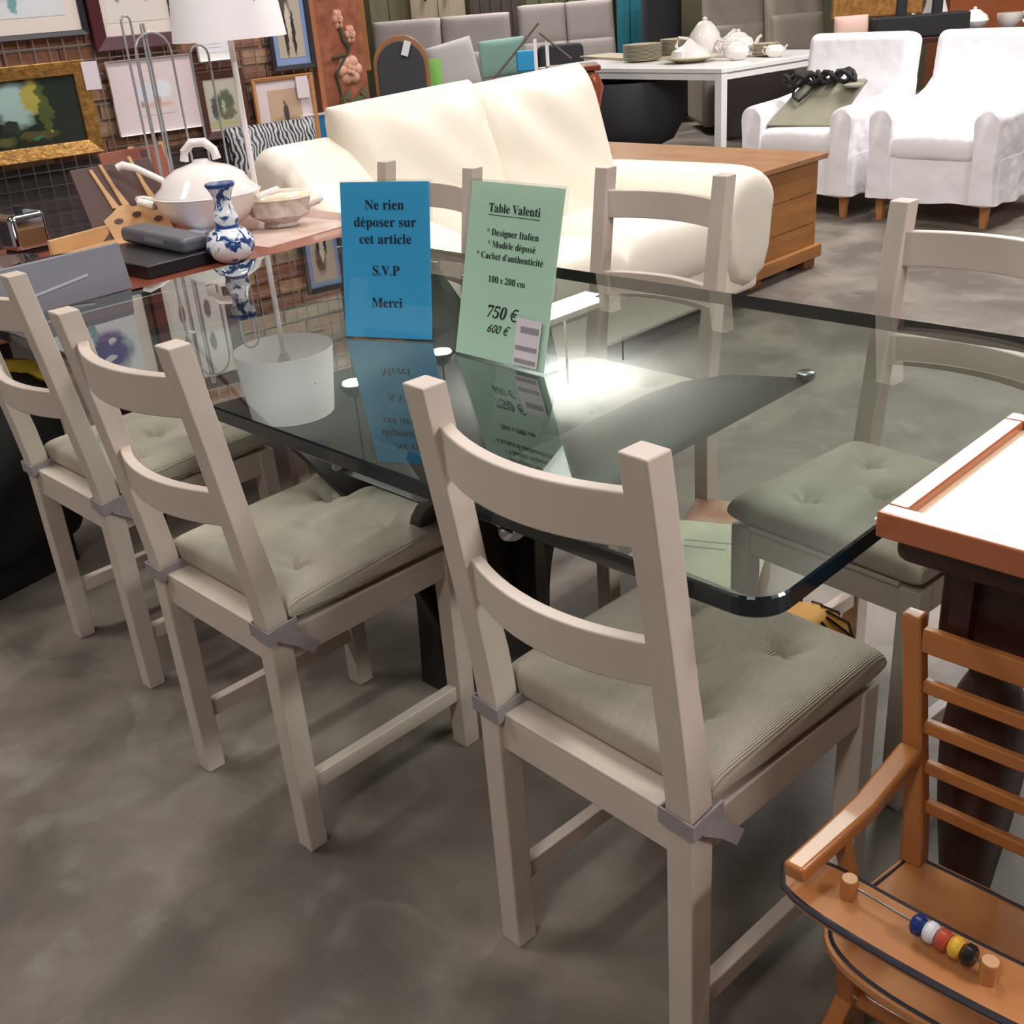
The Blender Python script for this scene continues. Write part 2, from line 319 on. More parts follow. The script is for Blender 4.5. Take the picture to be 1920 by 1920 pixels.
# ------------------------------------------------------------------ dining chairs
def chair_proto(name='dining_chair'):
    W, H, s, dp = 0.386, 0.959, 0.040, 0.038; w = W / 2
    t = empty(name)
    def ry(z): return 0.0 if z < 0.46 else -0.066 * ((z - 0.46) / (H - 0.46)) ** 1.15
    for sx in (-1, 1):
        x = sx * (w - s / 2); zs = [0, 0.42, 0.48, 0.55, 0.65, 0.78, 0.9, H]
        bm = B(); rings = []
        for z in zs:
            d = dp * (1.0 if z < 0.40 or z > 0.6 else 1.12); y = ry(z)
            rings.append([bm.verts.new(q) for q in ((x - s / 2, y, z), (x + s / 2, y, z), (x + s / 2, y + d, z), (x - s / 2, y + d, z))])
        for a, b in zip(rings, rings[1:]):
            for k in range(4): bm.faces.new((a[k], a[(k + 1) % 4], b[(k + 1) % 4], b[k]))
        bm.faces.new(rings[0][::-1]); bm.faces.new(rings[-1])
        obj('back_leg', bm, TAUPE, t, bev=0.003)
    D = 0.384
    for sx in (-1, 1):
        x = sx * (w - s / 2)
        obj('front_leg', bxx(x - s / 2, x + s / 2, D, D + dp, 0, 0.448), TAUPE, t, bev=0.003)
        obj('stretcher', bxx(x - 0.011, x + 0.011, dp - 0.002, D + 0.002, 0.112, 0.145), TAUPE, t, bev=0.002)
        obj('side_apron', bxx(x - 0.011 + sx * 0.004, x + 0.011 + sx * 0.004, dp - 0.002, D + 0.002, 0.392, 0.448), TAUPE, t, bev=0.002)
    obj('apron', bxx(-w + s - 0.002, w - s + 0.002, D + 0.006, D + 0.03, 0.392, 0.448), TAUPE, t, bev=0.002)
    obj('apron', bxx(-w + s - 0.002, w - s + 0.002, 0.008, 0.032, 0.392, 0.448), TAUPE, t, bev=0.002)
    obj('seat', bxx(-w + s, w - s, 0.008, D + dp, 0.446, 0.456), TAUPE, t, bev=0.002)
    for (z0, z1, bow) in ((0.840, 0.906, 0.038), (0.652, 0.712, 0.036)):
        bm = B(); n = 14; rings = []
        zm = (z0 + z1) / 2; yb = ry(zm) + dp / 2 + 0.002
        for i in range(n + 1):
            u = i / n * 2 - 1; x = u * (w - s + 0.003); y = yb - bow * (1 - u * u); th = 0.020
            rings.append([bm.verts.new(q) for q in ((x, y - th / 2, z0), (x, y + th / 2, z0), (x, y + th / 2 - 0.003, z1), (x, y - th / 2 - 0.003, z1))])
        for a, b in zip(rings, rings[1:]):
            for k in range(4): bm.faces.new((a[k], a[(k + 1) % 4], b[(k + 1) % 4], b[k]))
        bm.faces.new(rings[0][::-1]); bm.faces.new(rings[-1])
        obj('back_rail', bm, TAUPE, t, bev=0.003)
    dim = [(sx * 0.090, sy * 0.100, 0.030, 0.031) for sx in (-1, 1) for sy in (-1, 1)] + [(0, 0, 0.030, 0.031)]
    c = obj('cushion', xf(pillow(B(), 0.385, 0.385, 0.062, p=14, q=3.4, n=64, dimples=dim, flat=0.25, taper=0.02), T(0, 0.238, 0.478)), CUSH, t)
    for (dx, dy, _, _) in dim: obj('tuft_button', lathe(B(), [(0.001, 0.0), (0.006, 0.001), (0.006, 0.003), (0.001, 0.005)], 10, (dx, dy + 0.238, 0.4785)), CUSHB, c)
    for sx in (-1, 1):
        bm = B(); x = sx * (w - s / 2); r = 0.026; zt = 0.462
        ring = [(x - r, 0.052, zt), (x - r, -0.004, zt - 0.004), (x + r, -0.004, zt - 0.006), (x + r, 0.052, zt)]
        sweep_rect(bm, ring, 0.024, 0.004, (0, 0, 1)); sweep_rect(bm, [(x + sx * r, 0.02, zt - 0.01), (x + sx * (r + 0.006), 0.05, zt - 0.03), (x + sx * (r + 0.010), 0.075, zt - 0.055)], 0.003, 0.022, (1, 0, 0))
        obj('cushion_tie', bm, TIE, t, smooth=False)
    return t
GRP = None
cp = chair_proto()
CH = [(-0.2671, -0.0208, -0.052, 'taupe wooden dining chair nearest the camera, at the near corner of the glass table'),
      (-1.0487, -0.0989, -0.0044, 'taupe wooden dining chair in the middle of the near side of the glass table'),
      (-1.7615, -0.0248, -0.0041, 'leftmost taupe wooden dining chair on the near side, cut by the picture edge'),
      (-1.7951, 1.1102, 3.1472, 'taupe wooden dining chair on the far side mostly hidden behind the blue sign'),
      (-1.1003, 1.2305, 3.1389, 'taupe wooden dining chair on the far side in front of the cream sofa arm'),
      (-0.2703, 1.0874, 3.0483, 'taupe wooden dining chair on the far side at right, before the white armchairs')]
for i, (x, y, r, lab) in enumerate(CH):
    o = cp if i == 0 else copy_tree(cp)
    o.location = (x, y, 0); o.rotation_euler = (0, 0, r); tag(o, lab, 'chair', 'taupe dining chairs around the glass table')
# ------------------------------------------------------------------ glass dining table
HT = 0.7787
tb = empty('dining_table', (-1.0, 0.5, 0), 0, 'glass dining table with thick dark-edged top on dark winged base', 'table')
def rrect(x0, x1, y0, y1, r, n=8):
    P = []
    for cx, cy, a0 in ((x1 - r, y0 + r, -PI / 2), (x1 - r, y1 - r, 0), (x0 + r, y1 - r, PI / 2), (x0 + r, y0 + r, PI)):
        for k in range(n + 1): a = a0 + PI / 2 * k / n; P.append((cx + r * math.cos(a), cy + r * math.sin(a)))
    return P
bm = B(); poly = rrect(-1.0, 1.0, -0.5, 0.504, 0.045); bev = 0.0025
rings = []
for (ins, z) in ((bev, HT - 0.026), (0, HT - 0.0235), (0, HT - bev), (bev, HT)):
    pl = rrect(-1.0 + ins, 1.0 - ins, -0.5 + ins, 0.504 - ins, 0.045 - ins); rings.append([bm.verts.new((x, y, z)) for x, y in pl])
n = len(poly)
for a, b in zip(rings, rings[1:]):
    for k in range(n): f = bm.faces.new((a[k], a[(k + 1) % n], b[(k + 1) % n], b[k])); f.material_index = 1
f = bm.faces.new(rings[-1]); f.material_index = 0
f = bm.faces.new(rings[0][::-1]); f.material_index = 2
obj('glass_top', bm, [GLASS, EDGE, UNDER], tb, smooth=False)
def petal(a0, a1, f0, f1, th=0.03, ce=2.6):
    """leaning tapered wing: top edge a0-a1 (z top), foot f0-f1 (floor)"""
    bm = B(); n = 18; L = []
    zt = HT - 0.039
    a0, a1, f0, f1 = [Vector((*q, 0)) for q in (a0, a1, f0, f1)]
    nrm = ((a1 - a0).cross(Vector((0, 0, 1)))).normalized() * th / 2
    for i in range(n + 1):
        u = i / n; c = u ** ce  # sides curve outwards near the top
        m = u ** 7 - 0.26 * math.sin(PI * min(1, u * 1.15)) * (1 - u)
        p = f0.lerp(a0, m if True else c); q = f1.lerp(a1, m)
        mid0, mid1 = (f0 + f1) / 2, (a0 + a1) / 2
        mid = mid0.lerp(mid1, m); mid += (mid1 - mid0).project(a1 - a0) * ((max(0, m) ** 1.8) - max(0, m)); hw = (f1 - f0).length / 2 * (1 - c) + (a1 - a0).length / 2 * c
        d = (a1 - a0).normalized(); z = Vector((0, 0, zt * u))
        L.append([bm.verts.new(mid + d * s * hw + nrm * k + z) for s, k in ((-1, -1), (1, -1), (1, 1), (-1, 1))])
    for a, b in zip(L, L[1:]):
        for k in range(4): bm.faces.new((a[k], a[(k + 1) % 4], b[(k + 1) % 4], b[k]))
    bm.faces.new(L[0][::-1]); bm.faces.new(L[-1]); return bm
cx, cy = -1.0, 0.5
P4 = [((-0.753, 0.02), (-0.568, 0.02), (-1.105, 0.40), (-0.99, 0.40)), ((-0.385, 0.01), (-0.385, 0.727), (-0.90, 0.42), (-0.90, 0.60))]
P4 += [((-1.247, 0.93), (-1.432, 0.93), (-0.95, 0.62), (-1.05, 0.62)), ((-1.615, 0.99), (-1.615, 0.273), (-1.10, 0.55), (-1.10, 0.45))]
for q in P4:
    loc = [tuple((x - cx, y - cy)) for x, y in q]
    obj('base_wing', petal(*loc, ce=2.6 if abs(q[0][0] - q[1][0]) > 0.05 else 1.2), BRONZE, tb, bev=0.003)
for q in P4:
    for (x, y) in q[:2]:
        obj('glass_pad', lathe(B(), [(0.014, 0), (0.016, 0.004), (0.016, 0.012), (0.014, 0.0135)], 16, (x - cx, y - cy, HT - 0.0395)), STEEL, tb)
obj('base_core', lathe(B(), [(0.10, 0.0), (0.12, 0.02), (0.05, 0.10), (0.02, 0.16)], 24), BRONZE, tb)
# ------------------------------------------------------------------ lettering
MB_UP = {chr(65 + i): chr(0x1D400 + i) for i in range(26)}; MB_UP.update({chr(97 + i): chr(0x1D41A + i) for i in range(26)}); MB_UP.update({str(i): chr(0x1D7CE + i) for i in range(10)})
ACC = {'é': ('e', 1), 'è': ('e', -1)}
def text_bm(s, size, serif=True, shear=0.0):
    """lettering as a flat mesh in the x-z plane, centred on x, baseline at z=0"""
    def build(st):
        cu = bpy.data.curves.new('t', 'FONT'); cu.body = st; cu.size = size; cu.shear = shear; cu.resolution_u = 3
        o = bpy.data.objects.new('t', cu); COL.objects.link(o); dg = bpy.context.evaluated_depsgraph_get(); me = bpy.data.meshes.new_from_object(o.evaluated_get(dg))
        bpy.data.objects.remove(o); bpy.data.curves.remove(cu); return me
    base = ''.join(ACC[c][0] if c in ACC else c for c in s); cv = (lambda q: ''.join(MB_UP.get(c, c) for c in q)) if serif else (lambda q: q)
    me = build(cv(base)); bm = B(); bm.from_mesh(me); bpy.data.meshes.remove(me)
    xs = [v.co.x for v in bm.verts]; w = max(xs) - min(xs); x0 = min(xs)
    for i, c in enumerate(s):
        if c in ACC:
            m2 = build(cv(base[:i + 1])); xr = max(v.co.x for v in m2.vertices); bpy.data.meshes.remove(m2)
            cxm = xr - size * 0.22; sg = ACC[c][1]; h = size * 0.52
            vs = [bm.verts.new(p) for p in ((cxm - sg * size * 0.06, h, 0), (cxm - sg * size * 0.0, h, 0), (cxm + sg * size * 0.13, h + size * 0.16, 0), (cxm + sg * size * 0.04, h + size * 0.17, 0))]
            try: bm.faces.new(vs)
            except ValueError: pass
    xf(bm, RX(PI / 2) @ T(-(x0 + w / 2), 0, 0)); return bm
def sign(name, label, loc, rz, lean, w, h, paper, lines, sz):
    t = empty(name, loc, rz, label, 'sign')
    t.rotation_euler = (0, 0, rz)
    M = RX(lean)
    obj('holder', xf(bxx(-w / 2 - 0.004, w / 2 + 0.004, 0.003, 0.006, 0.0, h + 0.004), M), ACRYL, t, smooth=False)
    obj('holder_foot', bxx(-w / 2 - 0.004, w / 2 + 0.004, -0.0, 0.085, 0.0005, 0.0035), ACRYL, t, smooth=False)
    obj('paper', xf(bxx(-w / 2, w / 2, 0.0005, 0.002, 0.004, h), M), paper, t, smooth=False)
    obj('holder_front', xf(bxx(-w / 2 - 0.004, w / 2 + 0.004, -0.003, -0.0015, 0.0, h + 0.004), M), ACRYL, t, smooth=False)
    for (s, x, z, size, *rest) in lines:
        kw = rest[0] if rest else {}
        bm = text_bm(s, size, **kw); xf(bm, M @ T(x, -0.0004, z)); obj('lettering', bm, INK, t, smooth=False)
    return t
def paper_mat(name, c):
    m = mat(name, c, 0.5); nt = m.node_tree; N = nt.nodes; L = nt.links; b = N['Principled BSDF']; o = N['Material Output']
    tl = N.new('ShaderNodeBsdfTranslucent'); tl.inputs[0].default_value = lin(c); ad = N.new('ShaderNodeMixShader'); ad.inputs[0].default_value = 0.25
    L.new(b.outputs[0], ad.inputs[1]); L.new(tl.outputs[0], ad.inputs[2]); L.new(ad.outputs[0], o.inputs[0]); return m
BLUEP = paper_mat('blue_paper', '4cc2f2'); GREENP = paper_mat('pale_green_paper', 'def6e2')
c1 = math.atan2(0.450 - 0.374, -1.016 + 1.184); hb = 0.292
sb = sign('table_sign', 'blue sign reading Ne rien déposer sur cet article, standing on the glass table', (-1.102, 0.409, HT), math.atan2(0.076, 0.168) * 0.95, -0.20, 0.186, 0.292, BLUEP,
     [('Ne rien', -0.0, 0.242, 0.026), ('déposer sur', 0.0, 0.211, 0.026), ('cet article', 0.0, 0.180, 0.026), ('S.V.P', 0.0, 0.122, 0.026), ('Merci', 0.0, 0.062, 0.026)], 0.026)
sg = sign('table_sign', 'pale green price sign reading Table Valenti, standing on the glass table', (-0.812, 0.417, HT), -0.02, -0.26, 0.222, 0.305, GREENP,
     [('Table Valenti', 0.0, 0.256, 0.0215), ('* Designer Italien', 0.002, 0.217, 0.0165), ('* Modèle déposé', 0.002, 0.197, 0.0165), ('* Cachet d’authenticité', 0.0, 0.177, 0.0165),
      ('100 x 200 cm', 0.0, 0.138, 0.0155), ('750 €', 0.0, 0.078, 0.030, dict(shear=0.25)), ('600 €', -0.006, 0.052, 0.022, dict(serif=False, shear=0.5))], 0.02)
Mg = RX(-0.26)
obj('underline', xf(bxx(-0.062, 0.062, -0.0004, 0.0, 0.2505, 0.2515), Mg), INK, sg, smooth=False)
pass; False and obj('strike_line', xf(box(B(), (-0.0, -0.0006, 0.088), (0.068, 0.0004, 0.0016), (0, 0.12, 0)), Mg), INK, sg, smooth=False)
stk = obj('sticker', xf(bxx(0.04, 0.098, -0.0044, -0.0036, 0.008, 0.088), Mg), TAG, sg, smooth=False)
for z in (0.012, 0.034, 0.064):
    obj('print_band', xf(bxx(0.043 + (0.008 if z > 0.05 else 0), 0.094, -0.0048, -0.0045, z, z + (0.008 if z < 0.05 else 0.011)), Mg), INKG, stk, smooth=False)
# ------------------------------------------------------------------ cream sofa (faces +x)
def cream_sofa():
    t = empty('cream_sofa', (-2.58, 2.36, 0), PI / 2, 'cream leather two-seat sofa with plump back cushions behind the glass table', 'sofa')
    # local: x along its length, -y towards the seat front (front y=-0.48, back y=0.45)
    obj('base', bxx(-0.98, 0.98, -0.44, 0.42, 0.07, 0.30), CREAM, t, bev=0.03, seg=4)
    for sx in (-1, 1):
        for yy in (-0.38, 0.36): obj('foot', bxx(sx * 0.9 - 0.03, sx * 0.9 + 0.03, yy - 0.03, yy + 0.03, 0, 0.08), BLACKG, t)
    for i, x in enumerate((-0.335, 0.335)):
        bm = pillow(B(), 0.69, 0.78, 0.30, p=7, q=2.8, n=30, wr=0.006, seed=i); obj('seat_cushion', xf(bm, T(x, -0.10, 0.345) @ RX(-0.06)), CREAM, t)
        bm = pillow(B(), 0.74, 0.72, 0.27, p=5, q=2.3, n=36, wr=0.009, seed=5 + i, taper=-0.03); obj('back_cushion', xf(bm, T(x, 0.235, 0.685) @ RX(PI / 2 - 0.24) @ RZ(0.03)), CREAM, t)
    obj('back_frame', xf(bxx(-0.98, 0.62, -0.10, 0.12, 0, 0.76), T(0, 0.34, 0.12) @ RX(-0.10)), CREAM, t, bev=0.07, seg=5)
    # right arm (towards +x local)
    def arm(sx):
        bm = B(); n = 18; prof = []
        for k in range(n + 1):
            a = -PI * 0.15 + PI * 1.3 * k / n; prof.append((math.cos(a) * 0.185, math.sin(a) * 0.13 + 0.49))
        prof = [(0.15, 0.09)] + prof + [(-0.15, 0.09)]
        # sweep along y with a rounded nose at the front
        ys = [-0.50, -0.49, -0.46, -0.40, -0.30, 0.0, 0.30, 0.44]; sc_ = [0.72, 0.86, 0.95, 1.0, 1.0, 0.99, 0.97, 0.95]
        rings = []
        for y, s_ in zip(ys, sc_):
            rings.append([bm.verts.new((px * s_, y, 0.33 + (pz - 0.33) * s_ + (0.0 if sx > 0 else max(0, (y + 0.2)) * 0.52 * max(0, pz - 0.15) / 0.4))) for px, pz in prof])
        m = len(prof)
        for a, b in zip(rings, rings[1:]):
            for k in range(m): bm.faces.new((a[k], a[(k + 1) % m], b[(k + 1) % m], b[k]))
        bm.faces.new(rings[0][::-1]); bm.faces.new(rings[-1])
        return xf(bm, T(sx * 0.85, 0, 0))
    obj('arm', arm(1), CREAM, t, subd=1); 
    prof = [(-0.46, 0.09), (-0.49, 0.50), (-0.44, 0.60), (-0.30, 0.645), (-0.05, 0.70), (0.12, 0.80), (0.22, 0.88), (0.32, 0.925), (0.42, 0.91), (0.455, 0.82), (0.45, 0.09)]
    obj('arm', xf(prism(B(), prof, -0.165, 0.165), T(-0.83, 0, 0) @ Matrix(((0, 0, 1, 0), (1, 0, 0, 0), (0, 1, 0, 0), (0, 0, 0, 1)))), CREAM, t, bev=0.06, seg=5)
    return t
cream_sofa()
# ------------------------------------------------------------------ wooden chest
t = empty('wooden_chest', (-2.98, 3.76, 0), 0, 'low brown wooden chest with plank sides beside the cream sofa', 'chest')
for k in range(3):
    z0 = 0.07 + k * 0.148
    obj('side_plank', bxx(0.685, 0.71, -0.255, 0.255, z0, z0 + 0.1455), CHESTW, t, bev=0.003)
    obj('side_plank', bxx(-0.71, -0.685, -0.255, 0.255, z0, z0 + 0.1455), CHESTW, t, bev=0.003)
    for s in (-1, 1): obj('front_plank', bxx(-0.71, 0.71, s * 0.2675 - 0.0125, s * 0.2675 + 0.0125, z0, z0 + 0.1455), CHESTW, t, bev=0.003)
obj('lid', bxx(-0.74, 0.735, -0.305, 0.33, 0.514, 0.542), CHESTT, t, bev=0.006)
obj('bottom_board', bxx(-0.68, 0.68, -0.25, 0.25, 0.08, 0.10), CHESTD, t)
obj('base_moulding', bxx(0.71, 0.74, -0.31, 0.30, 0.05, 0.115), CHESTW, t, bev=0.008)
obj('base_moulding', bxx(-0.74, 0.74, -0.315, -0.285, 0.05, 0.115), CHESTW, t, bev=0.008)
for sx in (-1, 1):
    for sy in (-1, 1): obj('foot', bxx(sx * 0.66 - 0.05, sx * 0.66 + 0.05, sy * 0.24 - 0.05, sy * 0.24 + 0.05, 0, 0.075), CHESTD, t, bev=0.004)
# ------------------------------------------------------------------ white slipcovered armchairs (face -y)
def armchair(x, y, rz, lab):
    t = empty('armchair', (x, y, 0), rz, lab, 'armchair', 'white slipcovered armchairs')
    W = 0.74
    def skirt():
        bm = B(); P = rrect(-W / 2 + 0.01, W / 2 - 0.01, -0.385, 0.42, 0.03, 4); pts = []
        for i in range(len(P)):
            a, b = Vector((*P[i], 0)), Vector((*P[(i + 1) % len(P)], 0)); m = max(1, int((b - a).length / 0.02))
            for k in range(m): pts.append(a.lerp(b, k / m))
        top = [bm.verts.new((p.x, p.y, 0.36)) for p in pts]
        bot = []; 
        for i, p in enumerate(pts):
            d = Vector((p.x, p.y, 0)).normalized(); w_ = 0.012 * math.sin(i * 0.55) * (0.5 + 0.5 * math.sin(i * 0.13)) + 0.012
            bot.append(bm.verts.new((p.x + d.x * w_, p.y + d.y * w_, 0.125 + 0.006 * math.sin(i * 0.31))))
        n = len(pts)
        for k in range(n): bm.faces.new((top[k], top[(k + 1) % n], bot[(k + 1) % n], bot[k]))
        bm.faces.new(top); return bm
    obj('skirt', skirt(), SLIP, t)
    obj('seat_cushion', xf(pillow(B(), 0.50, 0.64, 0.17, p=10, q=3.0, n=24), T(0, -0.085, 0.415)), SLIP, t)
    obj('backrest', xf(bxx(-0.345, 0.345, -0.09, 0.09, 0, 0.62), T(0, 0.27, 0.34) @ RX(-0.16)), SLIP, t, bev=0.055, seg=5)
    for s in (-1, 1):
        bm = B(); prof = []
        n = 14
        for k in range(n + 1): a = PI * k / n; prof.append((math.cos(a) * 0.074, 0.545 + math.sin(a) * 0.070))
        prof = [(0.070, 0.135), (0.062, 0.34)] + prof + [(-0.062, 0.34), (-0.070, 0.135)]
        rings = []
        for y, dz, k in ((-0.42, -0.012, 0.90), (-0.41, 0, 0.98), (-0.38, 0.003, 1), (-0.1, 0.012, 1), (0.1, 0.03, 1), (0.22, 0.07, 1), (0.33, 0.14, 1)):
            rings.append([bm.verts.new((px * k, y, pz + (dz if pz > 0.4 else 0))) for px, pz in prof])
        m = len(prof)
        for a, b in zip(rings, rings[1:]):
            for k in range(m): bm.faces.new((a[k], a[(k + 1) % m], b[(k + 1) % m], b[k]))
        bm.faces.new(rings[0][::-1]); bm.faces.new(rings[-1])
        obj('arm', xf(bm, T(s * 0.295, 0, 0)), SLIP, t)
        for yy in (-0.34, 0.36):
            bm = B(); xx = s * 0.30; hexa(bm, [(xx - 0.016, yy - 0.016, 0), (xx + 0.016, yy - 0.016, 0), (xx + 0.016, yy + 0.016, 0), (xx - 0.016, yy + 0.016, 0), (xx - 0.026, yy - 0.026, 0.16), (xx + 0.026, yy - 0.026, 0.16), (xx + 0.026, yy + 0.026, 0.16), (xx - 0.026, yy + 0.026, 0.16)])
            obj('leg', bm, LEGW, t, bev=0.003)
    return t
armchair(-3.02, 5.48, 0.0, 'white slipcovered armchair on the left, with a grey-green bag on its seat')
armchair(-2.20, 5.50, 0.0, 'white slipcovered armchair on the right, empty seat, next to the wooden chest aisle')
BAGM = mat('grey_green_cloth', '8f8c78', 0.8, var=0.08)
t = empty('cloth_bag', (-3.06, 5.33, 0.50), 0.15, 'grey-green cloth bag with black handles leaning in the left white armchair', 'bag')
bm = B(); hexa(bm, [(-0.22, -0.20, 0.0), (0.20, -0.20, 0.0), (0.20, -0.12, 0.0), (-0.22, -0.12, 0.0), (-0.09, 0.05, 0.22), (0.30, 0.05, 0.24), (0.30, 0.09, 0.22), (-0.09, 0.09, 0.20)])
obj('bag_body', bm, BAGM, t, bev=0.015, seg=3)
bm = B()
for k in range(7):
    x0_ = -0.13 + 0.052 * k; ph_ = k * 1.3
    tube(bm, [(x0_ + 0.065 * math.cos(2 * PI * j / 14 + ph_) * (1.2 if k % 2 else 0.9), 0.01 + 0.05 * math.sin(2 * PI * j / 14 + ph_), 0.235 + 0.004 * k + 0.030 * math.sin(4 * PI * j / 14 + ph_)) for j in range(14)], 0.014, 7, True)
obj('handles', bm, BLACK, t)
obj('hanging_strap', tube(B(), [(-0.12, -0.0, 0.22), (-0.10, -0.07, 0.15), (-0.05, -0.10, 0.13), (0.0, -0.06, 0.18), (0.02, 0.0, 0.24)], 0.009, 6), BLACK, t)
obj('pocket', lathe(B(), [(0.001, 0), (0.055, 0.0), (0.06, 0.012), (0.03, 0.02), (0.001, 0.022)], 20, (0.25, -0.03, 0.20)), BAGM, t)
# ------------------------------------------------------------------ white dining table with crockery
wt = empty('white_table', (-4.86, 6.52, 0), -0.10, 'white metal-framed table set with crockery behind the wooden chest', 'table')
obj('tabletop', bxx(-0.95, 0.95, -0.70, 0.70, 0.735, 0.765), WHITEL, wt, bev=0.004)
obj('frame_rail', bxx(-0.93, 0.93, -0.69, -0.65, 0.69, 0.735), WHITEL, wt)
obj('frame_rail', bxx(-0.93, 0.93, 0.65, 0.69, 0.69, 0.735), WHITEL, wt)
obj('frame_rail', bxx(0.90, 0.94, -0.69, 0.69, 0.69, 0.735), WHITEL, wt)
obj('frame_rail', bxx(-0.94, -0.90, -0.69, 0.69, 0.69, 0.735), WHITEL, wt)
for sx in (-1, 1):
    for sy in (-1, 1): obj('leg', bxx(sx * 0.915 - 0.03, sx * 0.915 + 0.03, sy * 0.665 - 0.03, sy * 0.665 + 0.03, 0, 0.735), WHITEL, wt, bev=0.003)
ZT = 0.766
def on_wt(lx, ly): 
    c, s = math.cos(-0.10), math.sin(-0.10); return (-4.86 + lx * c - ly * s, 6.52 + lx * s + ly * c)
PLATE = mat('gilt_edged_plate', 'c8bba0', 0.2)
def plates(x, y, n, r, lab, col=None):
    m0 = None
    for k in range(n):
        if m0 is None:
            o = obj('plate', lathe(B(), [(0.001, 0.001), (r * 0.6, 0.0), (r * 0.66, 0.004), (r, 0.013), (r, 0.016), (r * 0.6, 0.006), (0.001, 0.005)], 28), PLATE); m0 = o
        else: o = m0.copy(); COL.objects.link(o)
        o.location = (x, y, ZT + k * 0.009); tag(o, lab, 'plate', 'plates stacked on the white table')
pA, pB_, pC = on_wt(-0.28, -0.18), on_wt(-0.22, 0.16), on_wt(0.62, 0.18)
plates(*pA, 13, 0.15, 'gilt-edged plate in the front left stack on the white table')
plates(*pB_, 14, 0.14, 'gilt-edged plate in the rear left stack on the white table')
plates(*pC, 9, 0.10, 'small gilt-edged plate in the right stack on the white table')
def pot(x, y, s, lab, name, prof, spout=True, handle=True, knob=True, cat='teapot', z=ZT, rz=0.0, m=PORC):
    t = empty(name, (x, y, z), rz, lab, cat)
    obj('body', lathe(B(), [(r * s, h * s) for r, h in prof], 28), m, t)
    top = prof[-1]
    if knob: obj('lid', lathe(B(), [(top[0] * s * 1.02, top[1] * s), (top[0] * s * 0.7, (top[1] + 0.15) * s), (0.1 * s, (top[1] + 0.22) * s), (0.14 * s, (top[1] + 0.32) * s), (0.001, (top[1] + 0.40) * s)], 24), m, t)
    if spout: obj('spout', tube(B(), [(0.7 * s, 0, 0.4 * s), (1.1 * s, 0, 0.6 * s), (1.25 * s, 0, 1.0 * s), (1.45 * s, 0, 1.15 * s)], [0.2 * s, 0.15 * s, 0.1 * s, 0.09 * s], 10), m, t)
    if handle: obj('handle', tube(B(), [(-0.8 * s, 0, 0.9 * s), (-1.3 * s, 0, 1.0 * s), (-1.45 * s, 0, 0.6 * s), (-1.2 * s, 0, 0.3 * s), (-0.75 * s, 0, 0.3 * s)], 0.08 * s, 8), m, t)
    return t
TP = [(0.5, 0), (0.55, 0.05), (0.9, 0.35), (1.0, 0.65), (0.85, 1.0), (0.55, 1.2)]
a = on_wt(0.09, 0.12); pot(*a, 0.15, 'tall white teapot left of centre on the white table', 'teapot', [(0.5, 0), (0.6, 0.1), (0.8, 0.6), (0.75, 1.1), (0.45, 1.5)], rz=0.6)
a = on_wt(0.38, 0.16); pot(*a, 0.12, 'round white teapot behind the platter on the white table', 'teapot', TP, rz=0.3)
a = on_wt(0.28, -0.26); t = empty('serving_platter', (*a, ZT), 0, 'wide white serving dish with gilt rim at the front of the white table', 'dish')
obj('dish', lathe(B(), [(0.10, 0), (0.12, 0.01), (0.21, 0.035), (0.21, 0.042), (0.12, 0.02), (0.001, 0.018)], 30), PLATE, t); obj('lid', lathe(B(), [(0.15, 0.03), (0.13, 0.08), (0.05, 0.12), (0.02, 0.15), (0.001, 0.16)], 28), PORC, t)
a = on_wt(0.60, -0.12); pot(*a, 0.09, 'small white sugar bowl with lid on the white table', 'sugar_bowl', TP, spout=False, cat='bowl')
a = on_wt(0.78, 0.08); pot(*a, 0.07, 'small white creamer jug at the right end of the white table', 'creamer', TP, knob=False, cat='jug')
a = on_wt(0.10, 0.45); obj_ = pot(*a, 0.11, 'white lidded tureen at the back of the white table', 'soup_tureen', TP, spout=False, cat='tureen')
a = on_wt(-0.82, 0.1); BRD = mat('pale_wood', 'c4b494', 0.5, var=0.1)
tag(obj('wooden_board', box(B(), (0, 0, 0.009), (0.30, 0.8, 0.018), (0, 0, 0)), BRD, None, bev=0.004, loc=(a[0], a[1], ZT + 0.0005), rot=(0, 0, 1.2)), 'long pale board lying on the left half of the white table', 'board')
# ------------------------------------------------------------------ backdrop zone, laid out square to the aisle
CT = Vector((0.69166, 0.72222, 0)); CW = Vector((-0.72222, 0.69166, 0)); CO = Vector((0.52064, -0.85284, 0))
def bk(r, d, z=0.0): 
    v = CO + CT * r + CW * d; return (v.x, v.y, z)
def bko(name, r, d, lab, cat, z=0.0, rz=0.0, group=None): return empty(name, bk(r, d, z), YAW + rz, lab, cat, group)
def rbox(x0, x1, y0, y1, z0, z1): return bxx(x0, x1, y0, y1, z0, z1)
